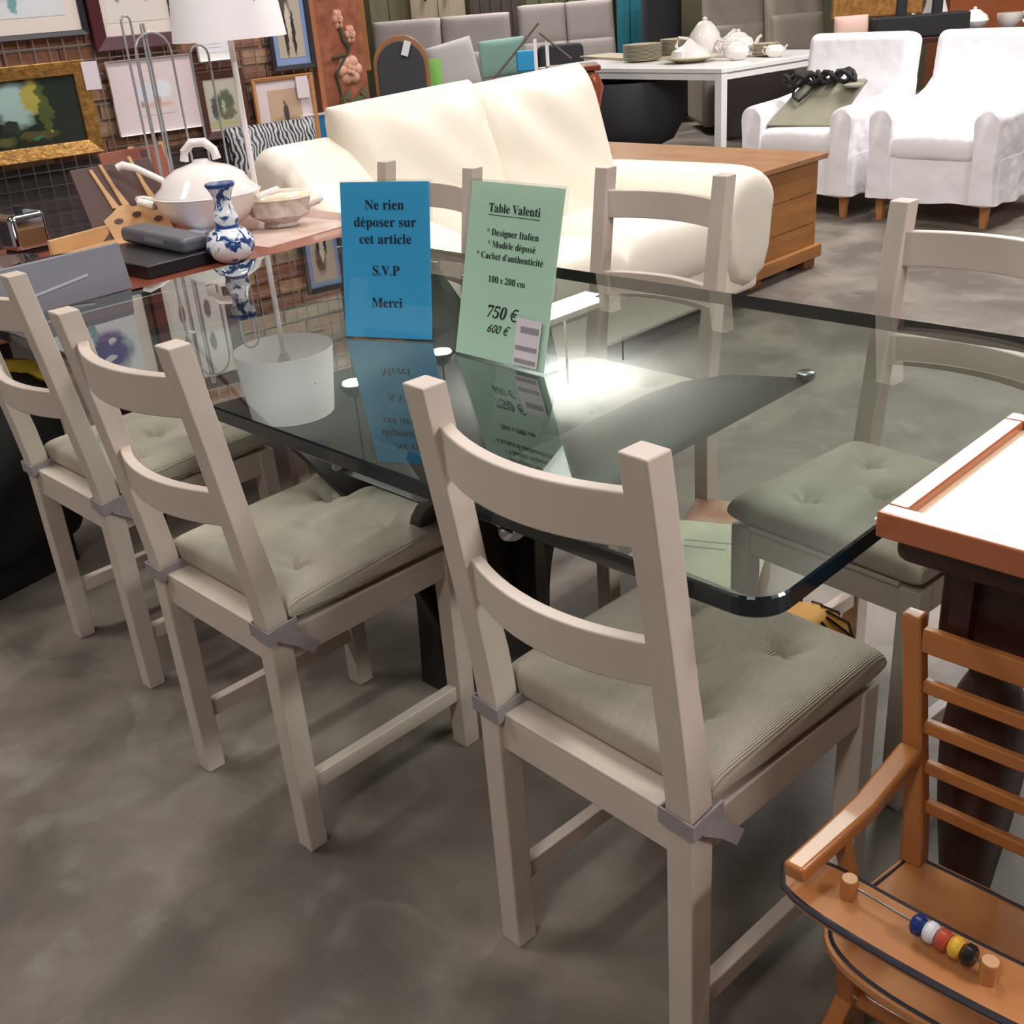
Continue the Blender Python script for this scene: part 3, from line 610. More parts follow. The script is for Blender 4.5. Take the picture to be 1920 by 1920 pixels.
# grey high-backed sofas
def grey_sofa(r0, r1, d, ztop, lab, seams, lean=-0.28):
    k = 1.092; r0 *= k; r1 *= k; d *= k; ztop = 1.377 - (1.377 - ztop) * k
    w = r1 - r0; t = bko('grey_sofa', (r0 + r1) / 2, d, lab, 'sofa')
    obj('base', bxx(-w / 2 + 0.02, w / 2 - 0.02, -0.62, 0.28, 0.06, 0.50), GREYS, t, bev=0.04, seg=3)
    n = seams
    for k in range(n):
        x = -w / 2 + w * (k + 0.5) / n
        obj('headrest', xf(pillow(B(), w / n * 1.0, 0.40, 0.20, p=8, q=2.8, n=20), T(x, 0.16, ztop - 0.19) @ RX(PI / 2 + lean)), GREYS, t)
        obj('back_cushion', xf(pillow(B(), w / n * 1.0, 0.46, 0.20, p=8, q=2.8, n=20), T(x, 0.02, ztop - 0.54) @ RX(PI / 2 + lean)), GREYS, t)
    return t
grey_sofa(-0.88, 0.33, 10.35, 1.15, 'light grey sofa at the left rear, under the pale weathered door', 2)
grey_sofa(0.40, 1.24, 10.35, 1.19, 'light grey sofa at the rear beside the teal doors', 2, -0.35)
WPIL = mat('white_pillow_cloth', 'd8d2d2', 0.9, bump=0.3, bscale=60); MINT = mat('mint_pillow_cloth', '8fb3a8', 0.9, bump=0.3, bscale=60)
t = bko('throw_pillow', -0.20, 10.55, 'white square throw pillow on the left grey sofa', 'pillow', 0.75, 0.0); obj('pillow_body', xf(pillow(B(), 0.42, 0.42, 0.15, p=3.5, q=1.8, n=18), RY(-0.2) @ RX(PI / 2 - 0.25)), WPIL, t)
t = bko('throw_pillow', 0.25, 10.68, 'mint green throw pillow between the two grey sofas', 'pillow', 0.785, 0.0); obj('pillow_body', xf(pillow(B(), 0.42, 0.32, 0.13, p=3, q=1.8, n=18), RY(-0.05) @ RX(PI / 2 - 0.25)), MINT, t)
OVW = mat('oval_chair_wood', '9c6f4c', 0.4)
t = bko('round_back_chair', -0.535, 8.5, 'wooden chair with rounded dark grey upholstered back behind the cream sofa', 'chair')
def arch(w, z0, z1, n=20):
    P = [(-w / 2, z0)] + [(-math.cos(PI * k / n) * w / 2, z1 - w * 0.5 + math.sin(PI * k / n) * w * 0.5) for k in range(n + 1)] + [(w / 2, z0)]; return P
obj('back_frame', xf(prism(B(), arch(0.40, 0.46, 1.11), -0.02, 0.02), RX(PI / 2)), OVW, t, bev=0.008)
obj('back_pad', xf(prism(B(), arch(0.34, 0.50, 1.07), 0.02, 0.045), RX(PI / 2)), mat('dark_grey_weave', '3f4044', 0.85, bump=0.4, bscale=200), t, bev=0.01)
obj('seat', bxx(-0.21, 0.21, -0.42, 0.0, 0.40, 0.48), DGS, t, bev=0.02, seg=3)
for sx in (-1, 1):
    for yy in (-0.40, -0.01): obj('leg', bxx(sx * 0.19 - 0.015, sx * 0.19 + 0.015, yy - 0.015, yy + 0.015, 0, 0.42), OVW, t)
tg = obj('price_tag', xf(box(B(), (0, 0, 0), (0.05, 0.004, 0.10)), T(0.05, -0.06, 1.02) @ RY(0.35)), mat('white_tag', 'e8e6e8', 0.6), t)
LIME = mat('lime_panel', '8fd06a', 0.6)
tag(obj('lime_folder', bxx(-0.04, 0.05, -0.005, 0.005, 0, 0.93), LIME, None, loc=bk(-0.30, 8.6), rot=(0, 0, YAW)), 'narrow lime green panel standing right of the round-backed chair', 'panel')
t = bko('blue_seat', 0.385, 9.0, 'small bright blue plastic seat beside the mint pillow', 'stool')
obj('seat_back', box(B(), (0, 0, 0.84), (0.15, 0.03, 0.15)), mat('bright_blue_plastic', '2d9ad0', 0.4), t, bev=0.02, seg=3)
for s in (-1, 1): obj('leg', bxx(s * 0.05 - 0.01, s * 0.05 + 0.01, -0.01, 0.01, 0, 0.77), STEEL, t)
t = bko('folding_frame', 0.47, 8.5, 'white and brown folding stand with crossed struts behind the cream sofa', 'stand')
for x in (-0.035, 0.05): obj('upright', bxx(x - 0.012, x + 0.012, -0.012, 0.012, 0, 1.01), WHITEL, t)
BRS = mat('thin_brown_strut', '6d5a4c', 0.5)
obj('strut', tube(B(), [(-0.37, 0.02, 0.74), (0.0, 0.02, 1.11)], 0.008, 6), BRS, t); obj('strut', tube(B(), [(0.0, -0.02, 1.05), (0.22, -0.02, 0.86)], 0.008, 6), BRS, t); obj('rear_post', bxx(-0.37 - 0.01, -0.37 + 0.01, 0.01, 0.03, 0, 0.75), BRS, t)
# carved red-brown stool
CARV = mat('carved_red_wood', '8a4024', 0.28, var=0.3, scale=14, coat=0.4)
t = bko('carved_side_table', 0.575, 6.75, 'carved red-brown side table in front of the white table leg', 'table')
obj('tabletop', bxx(-0.17, 0.13, -0.12, 0.14, 0.900, 0.932), CARV, t, bev=0.01)
obj('carved_apron', bxx(-0.13, 0.10, -0.10, 0.12, 0.81, 0.900), CARV, t, bev=0.015, seg=3)
for sx in (-0.11, 0.08):
    for yy in (-0.09, 0.10):
        obj('leg', tube(B(), [(sx, yy, 0.88), (sx + 0.02, yy - 0.01, 0.81), (sx + 0.01, yy, 0.70), (sx - 0.005, yy, 0.4), (sx + 0.01, yy, 0.0)], [0.035, 0.045, 0.03, 0.02, 0.022], 10), CARV, t)
# charcoal swivel tub chairs and taupe recliners
t = bko('swivel_tub_chair', 1.16, 8.7, 'charcoal swivel tub chair seen under the white table', 'armchair')
obj('tub', lathe(B(), [(0.20, 0.20), (0.30, 0.24), (0.37, 0.36), (0.40, 0.56), (0.38, 0.67), (0.31, 0.64), (0.29, 0.48), (0.001, 0.46)], 32, sx=1.0, sy=0.85), DGS, t)
obj('stem', lathe(B(), [(0.03, 0.03), (0.03, 0.22)], 12), BLACKG, t); obj('foot_plate', lathe(B(), [(0.24, 0.0), (0.24, 0.015), (0.03, 0.04)], 28), BLACKG, t)
t = bko('dark_armchair', 0.74, 10.0, 'dark grey armchair behind the left end of the white table', 'armchair')
obj('backrest', xf(bxx(-0.20, 0.20, -0.06, 0.06, 0, 0.54), T(0, 0.1, 0.36) @ RX(-0.3)), DGS, t, bev=0.05, seg=4); obj('seat', bxx(-0.19, 0.19, -0.2, 0.12, 0.1, 0.45), DGS, t, bev=0.04, seg=3)
t = bko('dark_box_unit', 2.43, 10.15, 'dark brown low cabinet behind the white table', 'cabinet')
obj('carcass', bxx(-0.30, 0.30, -0.15, 0.15, 0.02, 0.54), mat('dark_brown_board', '332a2a', 0.6), t, bev=0.005); obj('plinth', bxx(-0.29, 0.29, -0.14, 0.14, 0, 0.03), BLACKG, t)
def recliner(r, d, w, zt, lab, rz=0.0):
    t = bko('recliner', r, d, lab, 'armchair', rz=rz)
    obj('seat_base', bxx(-w / 2, w / 2, -0.5, 0.35, 0.05, 0.50), TAUPS, t, bev=0.06, seg=4)
    obj('backrest', xf(pillow(B(), w, 1.0, 0.26, p=7, q=2.6, n=24, wr=0.01), T(0, 0.22, zt - 0.45) @ RX(PI / 2 - 0.2)), TAUPS, t)
    obj('lumbar_cushion', xf(pillow(B(), w * 0.9, 0.42, 0.2, p=6, q=2.6, n=20), T(0, 0.04, zt - 0.72) @ RX(PI / 2 - 0.2)), TAUPS, t)
    for s in (-1, 1): obj('arm', bxx(s * (w / 2 + 0.06) - 0.08, s * (w / 2 + 0.06) + 0.08, -0.5, 0.3, 0.06, 0.62), TAUPS, t, bev=0.06, seg=4)
    return t
recliner(2.44, 10.95, 0.56, 1.40, 'taupe leather recliner behind the crockery on the white table')
recliner(3.35, 12.2, 0.60, 1.40, 'taupe leather recliner right of the crockery, just left of the white armchairs')
t = bko('charcoal_armchair', 1.90, 12.0, 'charcoal high-backed armchair left of the taupe recliners', 'armchair')
obj('backrest', bxx(-0.2, 0.2, -0.08, 0.08, 0.3, 1.22), DGS, t, bev=0.06, seg=4); obj('seat', bxx(-0.22, 0.22, -0.45, 0.1, 0.05, 0.45), DGS, t, bev=0.05, seg=3)
# shelf with black case, pink pillow and white crockery, right rear
t = bko('display_bench', 3.40, 8.40, 'long dark bench behind the white armchairs carrying crockery', 'bench')
obj('bench_top', bxx(-0.90, 0.95, -0.3, 0.1, 0.80, 0.835), MAHOG, t, bev=0.004)
for sx in (-0.85, 0.88): obj('bench_leg', bxx(sx - 0.03, sx + 0.03, -0.25, 0.06, 0, 0.80), MAHOG, t)
t = bko('black_case', 3.11, 8.25, 'black case with two upright straps on the rear bench', 'case', 0.835)
obj('case_body', bxx(-0.33, 0.33, -0.08, 0.08, 0.0, 0.145), BLACK, t, bev=0.012, seg=3)
for x in (-0.13, 0.12): obj('strap', bxx(x - 0.035, x + 0.035, -0.02, 0.02, 0.14, 0.42), BLACK, t, bev=0.008)
t = bko('throw_pillow', 2.65, 8.3, 'pale pink pillow left of the black case on the rear bench', 'pillow', 0.925); obj('pillow_body', xf(pillow(B(), 0.24, 0.16, 0.10, p=3, q=1.8, n=16), RX(PI / 2 - 0.1)), mat('pink_pillow_cloth', 'd0aea2', 0.9), t)
GLD = mat('gilt_moulding', '9a6b34', 0.35, var=0.4, scale=25, bump=1.0, bscale=40)
t = bko('gilt_frame', 3.12, 9.2, 'wide carved gilt frame behind the black case on the rear bench', 'frame')
obj('lower_rail', bxx(-0.34, 0.36, -0.03, 0.03, 0.94, 1.10), GLD, t, bev=0.015, seg=3); obj('side_rail', bxx(-0.34, -0.22, -0.03, 0.03, 1.10, 1.7), GLD, t, bev=0.015); obj('side_rail', bxx(0.24, 0.36, -0.03, 0.03, 1.10, 1.7), GLD, t, bev=0.015)
obj('backing_post', bxx(-0.03, 0.03, 0.03, 0.06, 0, 1.2), BRS, t)
def crock(r, d, s, lab, nm, prof, **k):
    x, y, _ = bk(r, d); return pot(x, y, s, lab, nm, prof, z=0.8355, **k)
crock(3.57, 8.42, 0.10, 'white tureen right of the black case on the rear bench', 'soup_tureen', TP, spout=False, cat='tureen')
crock(3.76, 8.27, 0.09, 'white bowl in the middle of the rear bench crockery', 'serving_bowl', [(0.4, 0), (0.5, 0.1), (0.9, 0.6), (1.0, 1.2)], spout=False, handle=False, knob=False, cat='bowl')
crock(4.02, 8.34, 0.10, 'white teapot at the right end of the rear bench', 'teapot', TP)
crock(3.30, 8.46, 0.13, 'tall white jug at the back of the rear bench', 'jug', [(0.5, 0), (0.6, 0.2), (0.7, 1.0), (0.5, 1.6), (0.6, 2.0)], spout=False, knob=False, cat='jug')
t = bko('brown_cabinet', 3.98, 9.2, 'reddish brown wooden cabinet at the top right rear', 'cabinet'); obj('carcass', bxx(-0.36, 0.6, -0.2, 0.2, 0, 1.6), mat('red_brown_wood', '8a4a28', 0.45, var=0.15), t, bev=0.006); obj('cornice', bxx(-0.4, 0.64, -0.22, 0.22, 1.6, 1.66), CHESTD, t)
# back wall with old doors leaning on it
a0 = bk(-2.6, 12.9); wb = obj('wall_back', bxx(-2.2, 5.2, 0, 0.12, 0, 3.0), mat('olive_wall', '6d6a50', 0.9, var=0.1, scale=2), None, loc=bk(0, 12.9), rot=(0, 0, YAW)); wb['kind'] = 'structure'
def door(r0, r1, d, z1, m, lab, planks=3, z0=0.0):
    w = r1 - r0; t = bko('old_door', (r0 + r1) / 2, d, lab, 'door')
    for k in range(planks): obj('plank', bxx(-w / 2 + w * k / planks + 0.004, -w / 2 + w * (k + 1) / planks - 0.004, -0.02, 0.02, z0, z1), m, t, bev=0.004)
    obj('cross_rail', bxx(-w / 2, w / 2, -0.035, -0.02, 0.25, 0.37), m, t, bev=0.003); obj('cross_rail', bxx(-w / 2, w / 2, -0.035, -0.02, z1 - 0.3, z1 - 0.18), m, t, bev=0.003)
    return t
OLI = mat('olive_door_paint', '8a8468', 0.8, var=0.15, scale=3, stretch=(4, 4, .5)); BEI = mat('weathered_beige_paint', 'b7a78f', 0.8, var=0.15, scale=4, stretch=(4, 4, .6)); DBR = mat('dark_brown_planks', '4d423c', 0.8, var=0.3, scale=4, stretch=(5, 5, .4)); TEAL = mat('teal_door_paint', '1f7788', 0.7, var=0.2, scale=4, stretch=(5, 5, .5)); GRN = mat('mossy_green_planks', '5e6246', 0.8, var=0.2, scale=4, stretch=(5, 5, .4))
door(-1.06, -0.66, 12.6, 2.1, OLI, 'olive painted old door at the far left of the rear row', 2)
dd = door(-0.63, -0.06, 12.5, 2.2, BEI, 'weathered beige old door with dark keyholes in the rear row', 2)
for x in (-0.12, 0.10): obj('keyhole', bxx(x - 0.012, x + 0.012, -0.045, -0.034, 1.28, 1.35), INK, dd)
door(-0.02, 0.53, 12.6, 2.1, DBR, 'dark brown plank door right of the beige door in the rear row', 5)
door(0.57, 1.0, 12.6, 2.1, GRN, 'mossy green plank door with brown edge in the rear row', 3)
door(1.02, 1.49, 12.65, 2.1, GRN, 'mossy green plank door just left of the teal doors', 3)
door(1.51, 1.79, 12.5, 2.1, TEAL, 'left leaf of the teal plank doors at the rear', 2)
door(1.80, 2.10, 12.5, 2.1, TEAL, 'right leaf of the teal plank doors at the rear', 2)
# ------------------------------------------------------------------ picture wall (brick with a wire mesh)
WR = math.atan2(0.98481, 0.17365); WP = Vector((-4.3, 1.3, 0)); WU = Vector((0.17365, 0.98481, 0)); WN = Vector((0.98481, -0.17365, 0))
wl = empty('wall_left', (-4.3, 1.3, 0), WR, kind='structure')
obj('mortar', bxx(-2.6, 1.2, 0.03, 0.20, 0, 1.97), mat('mortar', 'bfa896', 0.9, var=0.15, scale=10), wl, smooth=False)
BRK = [mat('brick_%d' % i, c, 0.8, var=0.2, scale=20) for i, c in enumerate(('bd876a', 'c59a7c', 'ae7860', 'c2a488', '9c6a54'))]
bms = []
for m_ in BRK:
    o = obj('brick', box(B(), (0, 0, 0), (0.215, 0.10, 0.062)), m_, wl, smooth=False); bms.append(o.data); bpy.data.objects.remove(o)
for row in range(15):
    z = 0.86 + row * 0.0755
    for k in range(17):
        x = -2.45 + k * 0.228 + (0.114 if row % 2 else 0)
        if x > 1.09: continue
        o = bpy.data.objects.new('brick', random.choice(bms)); COL.objects.link(o); o.parent = wl; o.location = (x, 0.062 + random.uniform(-0.003, 0.003), z)
obj('void_shade_panel', bxx(-2.6, 1.2, 0.02, 0.07, 0, 0.82), mat('void_shade_panel', '4a4240', 0.9), wl, smooth=False)  # flat dark panel, its colour stands in for shaded voids behind the mesh
bm = B()
for k in range(62): x = -2.5 + k * 0.06; box(bm, (x, -0.012, 1.05), (0.004, 0.004, 1.8))
for k in range(30): z = 0.2 + k * 0.06; box(bm, (-0.66, -0.008, z), (3.72, 0.004, 0.004))
o = obj('wire_mesh', bm, STEEL, wl, smooth=False); o['kind'] = 'stuff'
def picture(name, label, s0, s1, z0, z1, fm, fw, mount, mw, pm, cat='picture', off=0.03, depth=0.025, lean=0.0, fb=0.006):
    """framed picture; outer size s0..s1, z0..z1 on the picture wall"""
    w, h = s1 - s0, z1 - z0; p = WP + WU * ((s0 + s1) / 2) + WN * off
    t = empty(name, (p.x, p.y, (z0 + z1) / 2), WR, label, cat)
    t.rotation_euler = (lean, 0, WR)
    bm = B(); o2, i2 = (w / 2, h / 2), (w / 2 - fw, h / 2 - fw)
    def ring(a, y): return [bm.verts.new((x * a[0], y, z * a[1])) for x, z in ((-1, -1), (1, -1), (1, 1), (-1, 1))]
    if fw > 0:
        A, Bq, Cq, Dq = ring(o2, 0.0), ring(o2, -depth), ring(i2, -depth * 0.7), ring(i2, 0.0)
        for P, Q in ((A, Bq), (Bq, Cq), (Cq, Dq), (Dq, A)):
            for k in range(4): bm.faces.new((P[k], P[(k + 1) % 4], Q[(k + 1) % 4], Q[k]))
        obj('frame', bm, fm, t, bev=fb * 0.5, smooth=False)
    else: bm.free()
    obj('mount', bxx(-i2[0], i2[0], -0.009, -0.002, -i2[1], i2[1]), mount, t, smooth=False)
    obj('print', xf(quad_uv((i2[0] - mw[0]) * 2, (i2[1] - mw[1]) * 2, -0.0105), T(0, 0, 0)), pm, t, smooth=False)
    return t
OFFW = mat('off_white_mount', 'e2d6cc', 0.6); PINKW = mat('pinkish_white_mount', 'dccbcd', 0.6)
DREDF = mat('dark_red_frame', '4a1820', 0.35); DBRF = mat('dark_brown_frame', '4b2a20', 0.4); ORF = mat('light_oak_frame', 'c08a58', 0.4); BLKF = mat('black_frame', '23222a', 0.4); BLUM = mat('blue_mount', '7f97c4', 0.6)
purple = art('purple_flowers', 'd9dce0', [(0.5, 0.55, 0.40, 0.36, '8ba3b4'), (0.35, 0.6, 0.22, 0.28, '5d5a90'), (0.6, 0.52, 0.28, 0.30, '55508c'), (0.62, 0.62, 0.06, 0.06, 'dfe0e4'), (0.45, 0.35, 0.05, 0.08, 'cfd8dc'), (0.66, 0.40, 0.05, 0.05, 'dfe0e4'), (0.5, 0.2, 0.06, 0.14, '6f9fa0')], 0.22, 6)
picture('framed_picture', 'large framed purple flower print at the top left of the picture wall', -0.36, 0.185, 1.315, 1.80, BLKF, 0.022, OFFW, (0.055, 0.06), purple)
pale = art('pale_studies', 'ddd5cf', [(0.22, 0.30, 0.07, 0.12, '6a6258'), (0.72, 0.30, 0.07, 0.12, '6e5f60'), (0.22, 0.7, 0.07, 0.12, '6a6258'), (0.72, 0.7, 0.07, 0.12, '6e5f60')], 0.04, 6)
picture('framed_picture', 'dark red framed pale print hanging left of the lamp shade', 0.20, 0.60, 1.245, 1.86, DREDF, 0.055, OFFW, (0.02, 0.05), pale)
GOLD = mat('gold_leaf', 'b88a4a', 0.32, 0.55, var=0.4, scale=30, bump=1.2, bscale=50)
forest = art('forest_painting', '1d2a22', [(0.45, 0.62, 0.17, 0.36, '9fb9b4'), (0.62, 0.72, 0.09, 0.26, 'a89c48'), (0.70, 0.5, 0.05, 0.45, '4d5a2c'), (0.40, 0.32, 0.08, 0.12, '2c332c'), (0.2, 0.12, 0.22, 0.08, '5b5a30'), (0.62, 0.16, 0.18, 0.08, '544e2c'), (0.60, 0.10, 0.04, 0.04, '3a7a48'), (0.72, 0.2, 0.03, 0.03, '9c9a50')], 0.2, 7, 0.25)
g = picture('framed_painting', 'gold framed dark forest landscape painting at the left edge', -0.46, 0.135, 0.855, 1.225, GOLD, 0.055, BLKF, (0, 0), forest, depth=0.04, off=0.035)
obj('price_tag', bxx(0.275, 0.34, -0.052, -0.048, 0.065, 0.175), TAG, g, smooth=False)
sand = art('pale_seaside', 'dccbcc', [(0.25, 0.6, 0.2, 0.3, 'cdd6e6'), (0.7, 0.65, 0.3, 0.25, 'dfe0e8'), (0.5, 0.25, 0.5, 0.08, 'd8b0a8'), (0.12, 0.3, 0.04, 0.10, 'a88878'), (0.5, 0.38, 0.05, 0.16, 'b08c74'), (0.6, 0.34, 0.03, 0.10, 'c09880')], 0.12, 6)
picture('framed_picture', 'white unframed pale seaside print behind the chrome wire stand', 0.225, 0.60, 0.90, 1.205, WHITEL, 0.004, PINKW, (0.10, 0.07), sand)
picture('small_sign', 'small white card directly under the lamp shade on the picture wall', 0.64, 0.81, 1.165, 1.29, WHITEL, 0.003, WHITEL, (0.03, 0.03), art('grey_lines', 'e8e6ec', [(0.4, 0.6, 0.4, 0.03, 'b0b0bc'), (0.4, 0.35, 0.4, 0.03, 'b0b0bc')], 0.02))
town = art('grey_town', 'b8b4a6', [(0.3, 0.45, 0.2, 0.28, '4c5048'), (0.62, 0.55, 0.26, 0.26, '56624c'), (0.6, 0.3, 0.3, 0.12, '6d6a4c'), (0.45, 0.1, 0.5, 0.06, 'b4b078'), (0.5, 0.45, 0.06, 0.16, 'a8aa9c')], 0.25, 9)
picture('framed_picture', 'small dark framed picture with green-grey trees behind the lamp pole', 0.60, 0.83, 0.835, 1.125, DBRF, 0.035, OFFW, (0.006, 0.008), town)
man = art('standing_man', 'c4a78e', [(0.5, 0.12, 0.6, 0.28, 'a48e62'), (0.5, 0.45, 0.09, 0.24, '4a4044'), (0.52, 0.18, 0.07, 0.22, '40383e'), (0.47, 0.70, 0.035, 0.05, '5c5458')], 0.03, 8)
g = picture('framed_picture', 'light oak framed picture of a dark standing figure left of the carved panel', 0.865, 1.175, 0.76, 1.07, ORF, 0.018, PINKW, (0.055, 0.04), man)
obj('price_tag', bxx(0.06, 0.12, -0.032, -0.028, 0.05, 0.145), TAG, g, smooth=False)
hors = art('sepia_figures', 'b5a898', [(0.4, 0.65, 0.22, 0.25, '5a4c44'), (0.35, 0.3, 0.08, 0.3, '2e2a2a'), (0.65, 0.32, 0.07, 0.32, '2e2a2a'), (0.5, 0.5, 0.10, 0.22, 'cfc2b2')], 0.15, 10)
picture('framed_picture', 'sepia picture with blue mount in a black frame right of the lamp shade', 0.985, 1.205, 1.09, 1.52, BLKF, 0.022, BLUM, (0.022, 0.03), hors)
bl = art('blue_card', '1f6fa8', [(0.3, 0.5, 0.25, 0.6, '2a90b8')], 0.1)
picture('small_picture', 'little white framed blue card wedged above the sofa arm', 1.09, 1.26, 0.72, 0.885, WHITEL, 0.012, WHITEL, (0.002, 0.002), bl, off=0.025)
# tall panel carved with roses, gilt pillar next to it
RUST = mat('rust_carved_wood', '96583f', 0.45, var=0.4, scale=18, bump=1.0, bscale=30); ROSE = mat('rose_pink', 'cf9c84', 0.55, var=0.12, scale=15); STEM = mat('dark_green_stem', '3c4030', 0.7)
p = WP + WU * 1.36 + WN * 0.02; rp = empty('rose_panel', (p.x, p.y, 0), WR, 'tall rust-brown wooden panel painted with pink roses beside the cream sofa', 'panel')
obj('board', bxx(-0.125, 0.125, 0.0, 0.04, 0, 1.9), RUST, rp, bev=0.006); obj('edge_strip', bxx(-0.145, -0.118, -0.012, 0.04, 0, 1.9), mat('rust_edge', 'a8694a', 0.4), rp, bev=0.004)
def rose(x, z, r, sz=1.0):
    bm = B(); dome = lambda cx, cz, rr, h: lathe(bm, [(rr, 0), (rr * 0.9, h * 0.5), (rr * 0.55, h * 0.9), (0.001, h)], 14, (cx, cz, 0), sy=sz)
    dome(0, 0, r * 0.85, 0.018)
    for k in range(6): a = k * 1.047; dome(math.cos(a) * r * 0.55, math.sin(a) * r * 0.55 * sz, r * 0.46, 0.020 + 0.003 * (k % 2))
    for k in range(4): a = k * 1.57 + 0.4; dome(math.cos(a) * r * 0.2, math.sin(a) * r * 0.2 * sz, r * 0.26, 0.030 + 0.002 * k)
    xf(bm, T(x, 0.002, z) @ RX(PI / 2)); return obj('rose', bm, ROSE, rp, smooth=True)
rose(0.03, 1.06, 0.070); rose(0.0, 1.285, 0.028, 1.7); rose(0.055, 1.215, 0.03, 1.5); rose(-0.02, 1.5, 0.03, 1.3)
obj('stem', tube(B(), [(0.0, -0.012, 1.25), (0.01, -0.014, 1.2), (0.035, -0.014, 1.15), (-0.05, -0.012, 1.05), (-0.03, -0.012, 0.9), (0.02, -0.012, 0.8)], 0.008, 6), STEM, rp); obj('stem', tube(B(), [(0.04, -0.012, 1.18), (0.02, -0.014, 1.13), (-0.06, -0.012, 1.12)], 0.007, 6), STEM, rp)
bm = B(); 
for k in range(5): pillow_ = lathe(bm, [(0.001, -0.003), (0.02, 0), (0.001, 0.003)], 8, (0, 0, 0)) if False else box(bm, (-0.03 + 0.03 * k, -0.012, 0.93 + 0.02 * math.sin(k * 2)), (0.03, 0.006, 0.04), (0, 0.6 * k, 0))
obj('leaves', bm, mat('leaf_green', '5a5c40', 0.7), rp)
p = WP + WU * 1.505 - WN * 0.12; gp = empty('wooden_mirror_frame', (p.x, p.y, 0), WR, 'brown wooden frame edge standing right of the rose panel', 'frame')
obj('frame_stile', bxx(-0.015, 0.075, -0.02, 0.03, 1.07, 1.95), mat('honey_frame_wood', 'a06a3c', 0.4, var=0.2), gp, bev=0.01, seg=3); obj('frame_back', bxx(-0.1, -0.01, 0.01, 0.03, 0, 1.95), mat('dark_purple_brown', '3a2426', 0.5), gp); obj('lower_rail', bxx(-0.1, 0.075, -0.02, 0.03, 1.035, 1.085), mat('honey_frame_wood', 'a06a3c'), gp, bev=0.008); obj('support', bxx(-0.05, 0.0, -0.01, 0.02, 0, 1.04), mat('dark_purple_brown', '3a2426'), gp)
# silver zebra-patterned cushion below the pictures
zb = bpy.data.materials.new('silver_zebra_cloth'); zb.use_nodes = True; N = zb.node_tree.nodes; L = zb.node_tree.links
tc = N.new('ShaderNodeTexCoord'); wv = N.new('ShaderNodeTexWave'); wv.inputs['Scale'].default_value = 18; wv.inputs['Distortion'].default_value = 9; wv.inputs['Detail'].default_value = 1.5; L.new(tc.outputs['Object'], wv.inputs['Vector'])
rp_ = N.new('ShaderNodeValToRGB'); e = rp_.color_ramp.elements; e[0].position = 0.35; e[0].color = lin('26262a'); e[1].position = 0.6; e[1].color = lin('b4b4b8'); L.new(wv.outputs[0], rp_.inputs[0]); L.new(rp_.outputs[0], N['Principled BSDF'].inputs['Base Color']); N['Principled BSDF'].inputs['Roughness'].default_value = 0.4
p = WP + WU * 0.80 + WN * 0.35; t = empty('zebra_cushion', (p.x, p.y, 0.57), WR, 'silver and black zebra-patterned cushion below the small pictures', 'cushion')
obj('cushion_body', xf(pillow(B(), 0.42, 0.34, 0.10, p=4, q=2, n=22), T(0, 0, 0.165) @ RX(PI / 2 - 0.15)), zb, t)
t = empty('storage_crate', (p.x, p.y, 0), WR, 'dark crate under the zebra-patterned cushion', 'crate'); obj('crate_body', bxx(-0.25, 0.25, -0.15, 0.15, 0, 0.565), BLACKG, t, bev=0.005); obj('crate_lid', bxx(-0.26, 0.26, -0.16, 0.16, 0.555, 0.57), BLACKG, t)
# ------------------------------------------------------------------ cherry wood table at the head of the glass table
ct = empty('cherry_table', (-2.53, 0.36, 0), 0, 'dark cherry wood table crowded with tableware at the left end of the glass table', 'table')
obj('tabletop', bxx(-0.50, 0.50, -0.34, 0.96, 0.722, 0.75), TABLEW, ct, bev=0.006)
obj('apron', bxx(-0.44, 0.44, -0.09, -0.07, 0.65, 0.722), TABLEW, ct); obj('apron', bxx(-0.44, 0.44, 0.88, 0.90, 0.63, 0.722), TABLEW, ct); obj('apron', bxx(0.42, 0.44, -0.07, 0.88, 0.65, 0.722), TABLEW, ct); obj('apron', bxx(-0.44, -0.42, -0.07, 0.88, 0.65, 0.722), TABLEW, ct)
for sx in (-0.40, 0.40):
    for yy in (-0.04, 0.86): obj('leg', bxx(sx - 0.03, sx + 0.03, yy - 0.03, yy + 0.03, 0, 0.722), MAHOG, ct, bev=0.004)
ZW = 0.7505
# delft vase
dv = bpy.data.materials.new('delft_glaze'); dv.use_nodes = True; N = dv.node_tree.nodes; L = dv.node_tree.links; b = N['Principled BSDF']; b.inputs['Roughness'].default_value = 0.08
tc = N.new('ShaderNodeTexCoord'); nz = N.new('ShaderNodeTexNoise'); nz.inputs['Scale'].default_value = 26; nz.inputs['Detail'].default_value = 3; nz.inputs['Distortion'].default_value = 1.5; L.new(tc.outputs['Object'], nz.inputs['Vector'])
r_ = N.new('ShaderNodeValToRGB'); e = r_.color_ramp.elements; e[0].position = 0.42; e[0].color = lin('2c4270'); e[1].position = 0.50; e[1].color = lin('dfe2e4'); x_ = e.new(0.46); x_.color = lin('6f88b0'); L.new(nz.outputs[0], r_.inputs[0]); L.new(r_.outputs[0], b.inputs['Base Color'])
t = empty('delft_vase', (-2.145, 0.725, ZW), 0, 'blue and white double-gourd porcelain vase at the edge of the cherry table', 'vase')
obj('vase_body', lathe(B(), [(0.030, 0), (0.036, 0.003), (0.056, 0.018), (0.065, 0.040), (0.063, 0.062), (0.048, 0.084), (0.030, 0.092), (0.029, 0.100), (0.032, 0.108), (0.034, 0.118), (0.028, 0.135), (0.023, 0.150), (0.022, 0.165), (0.028, 0.182), (0.037, 0.200), (0.039, 0.206), (0.033, 0.205), (0.020, 0.18)], 40), dv, t)
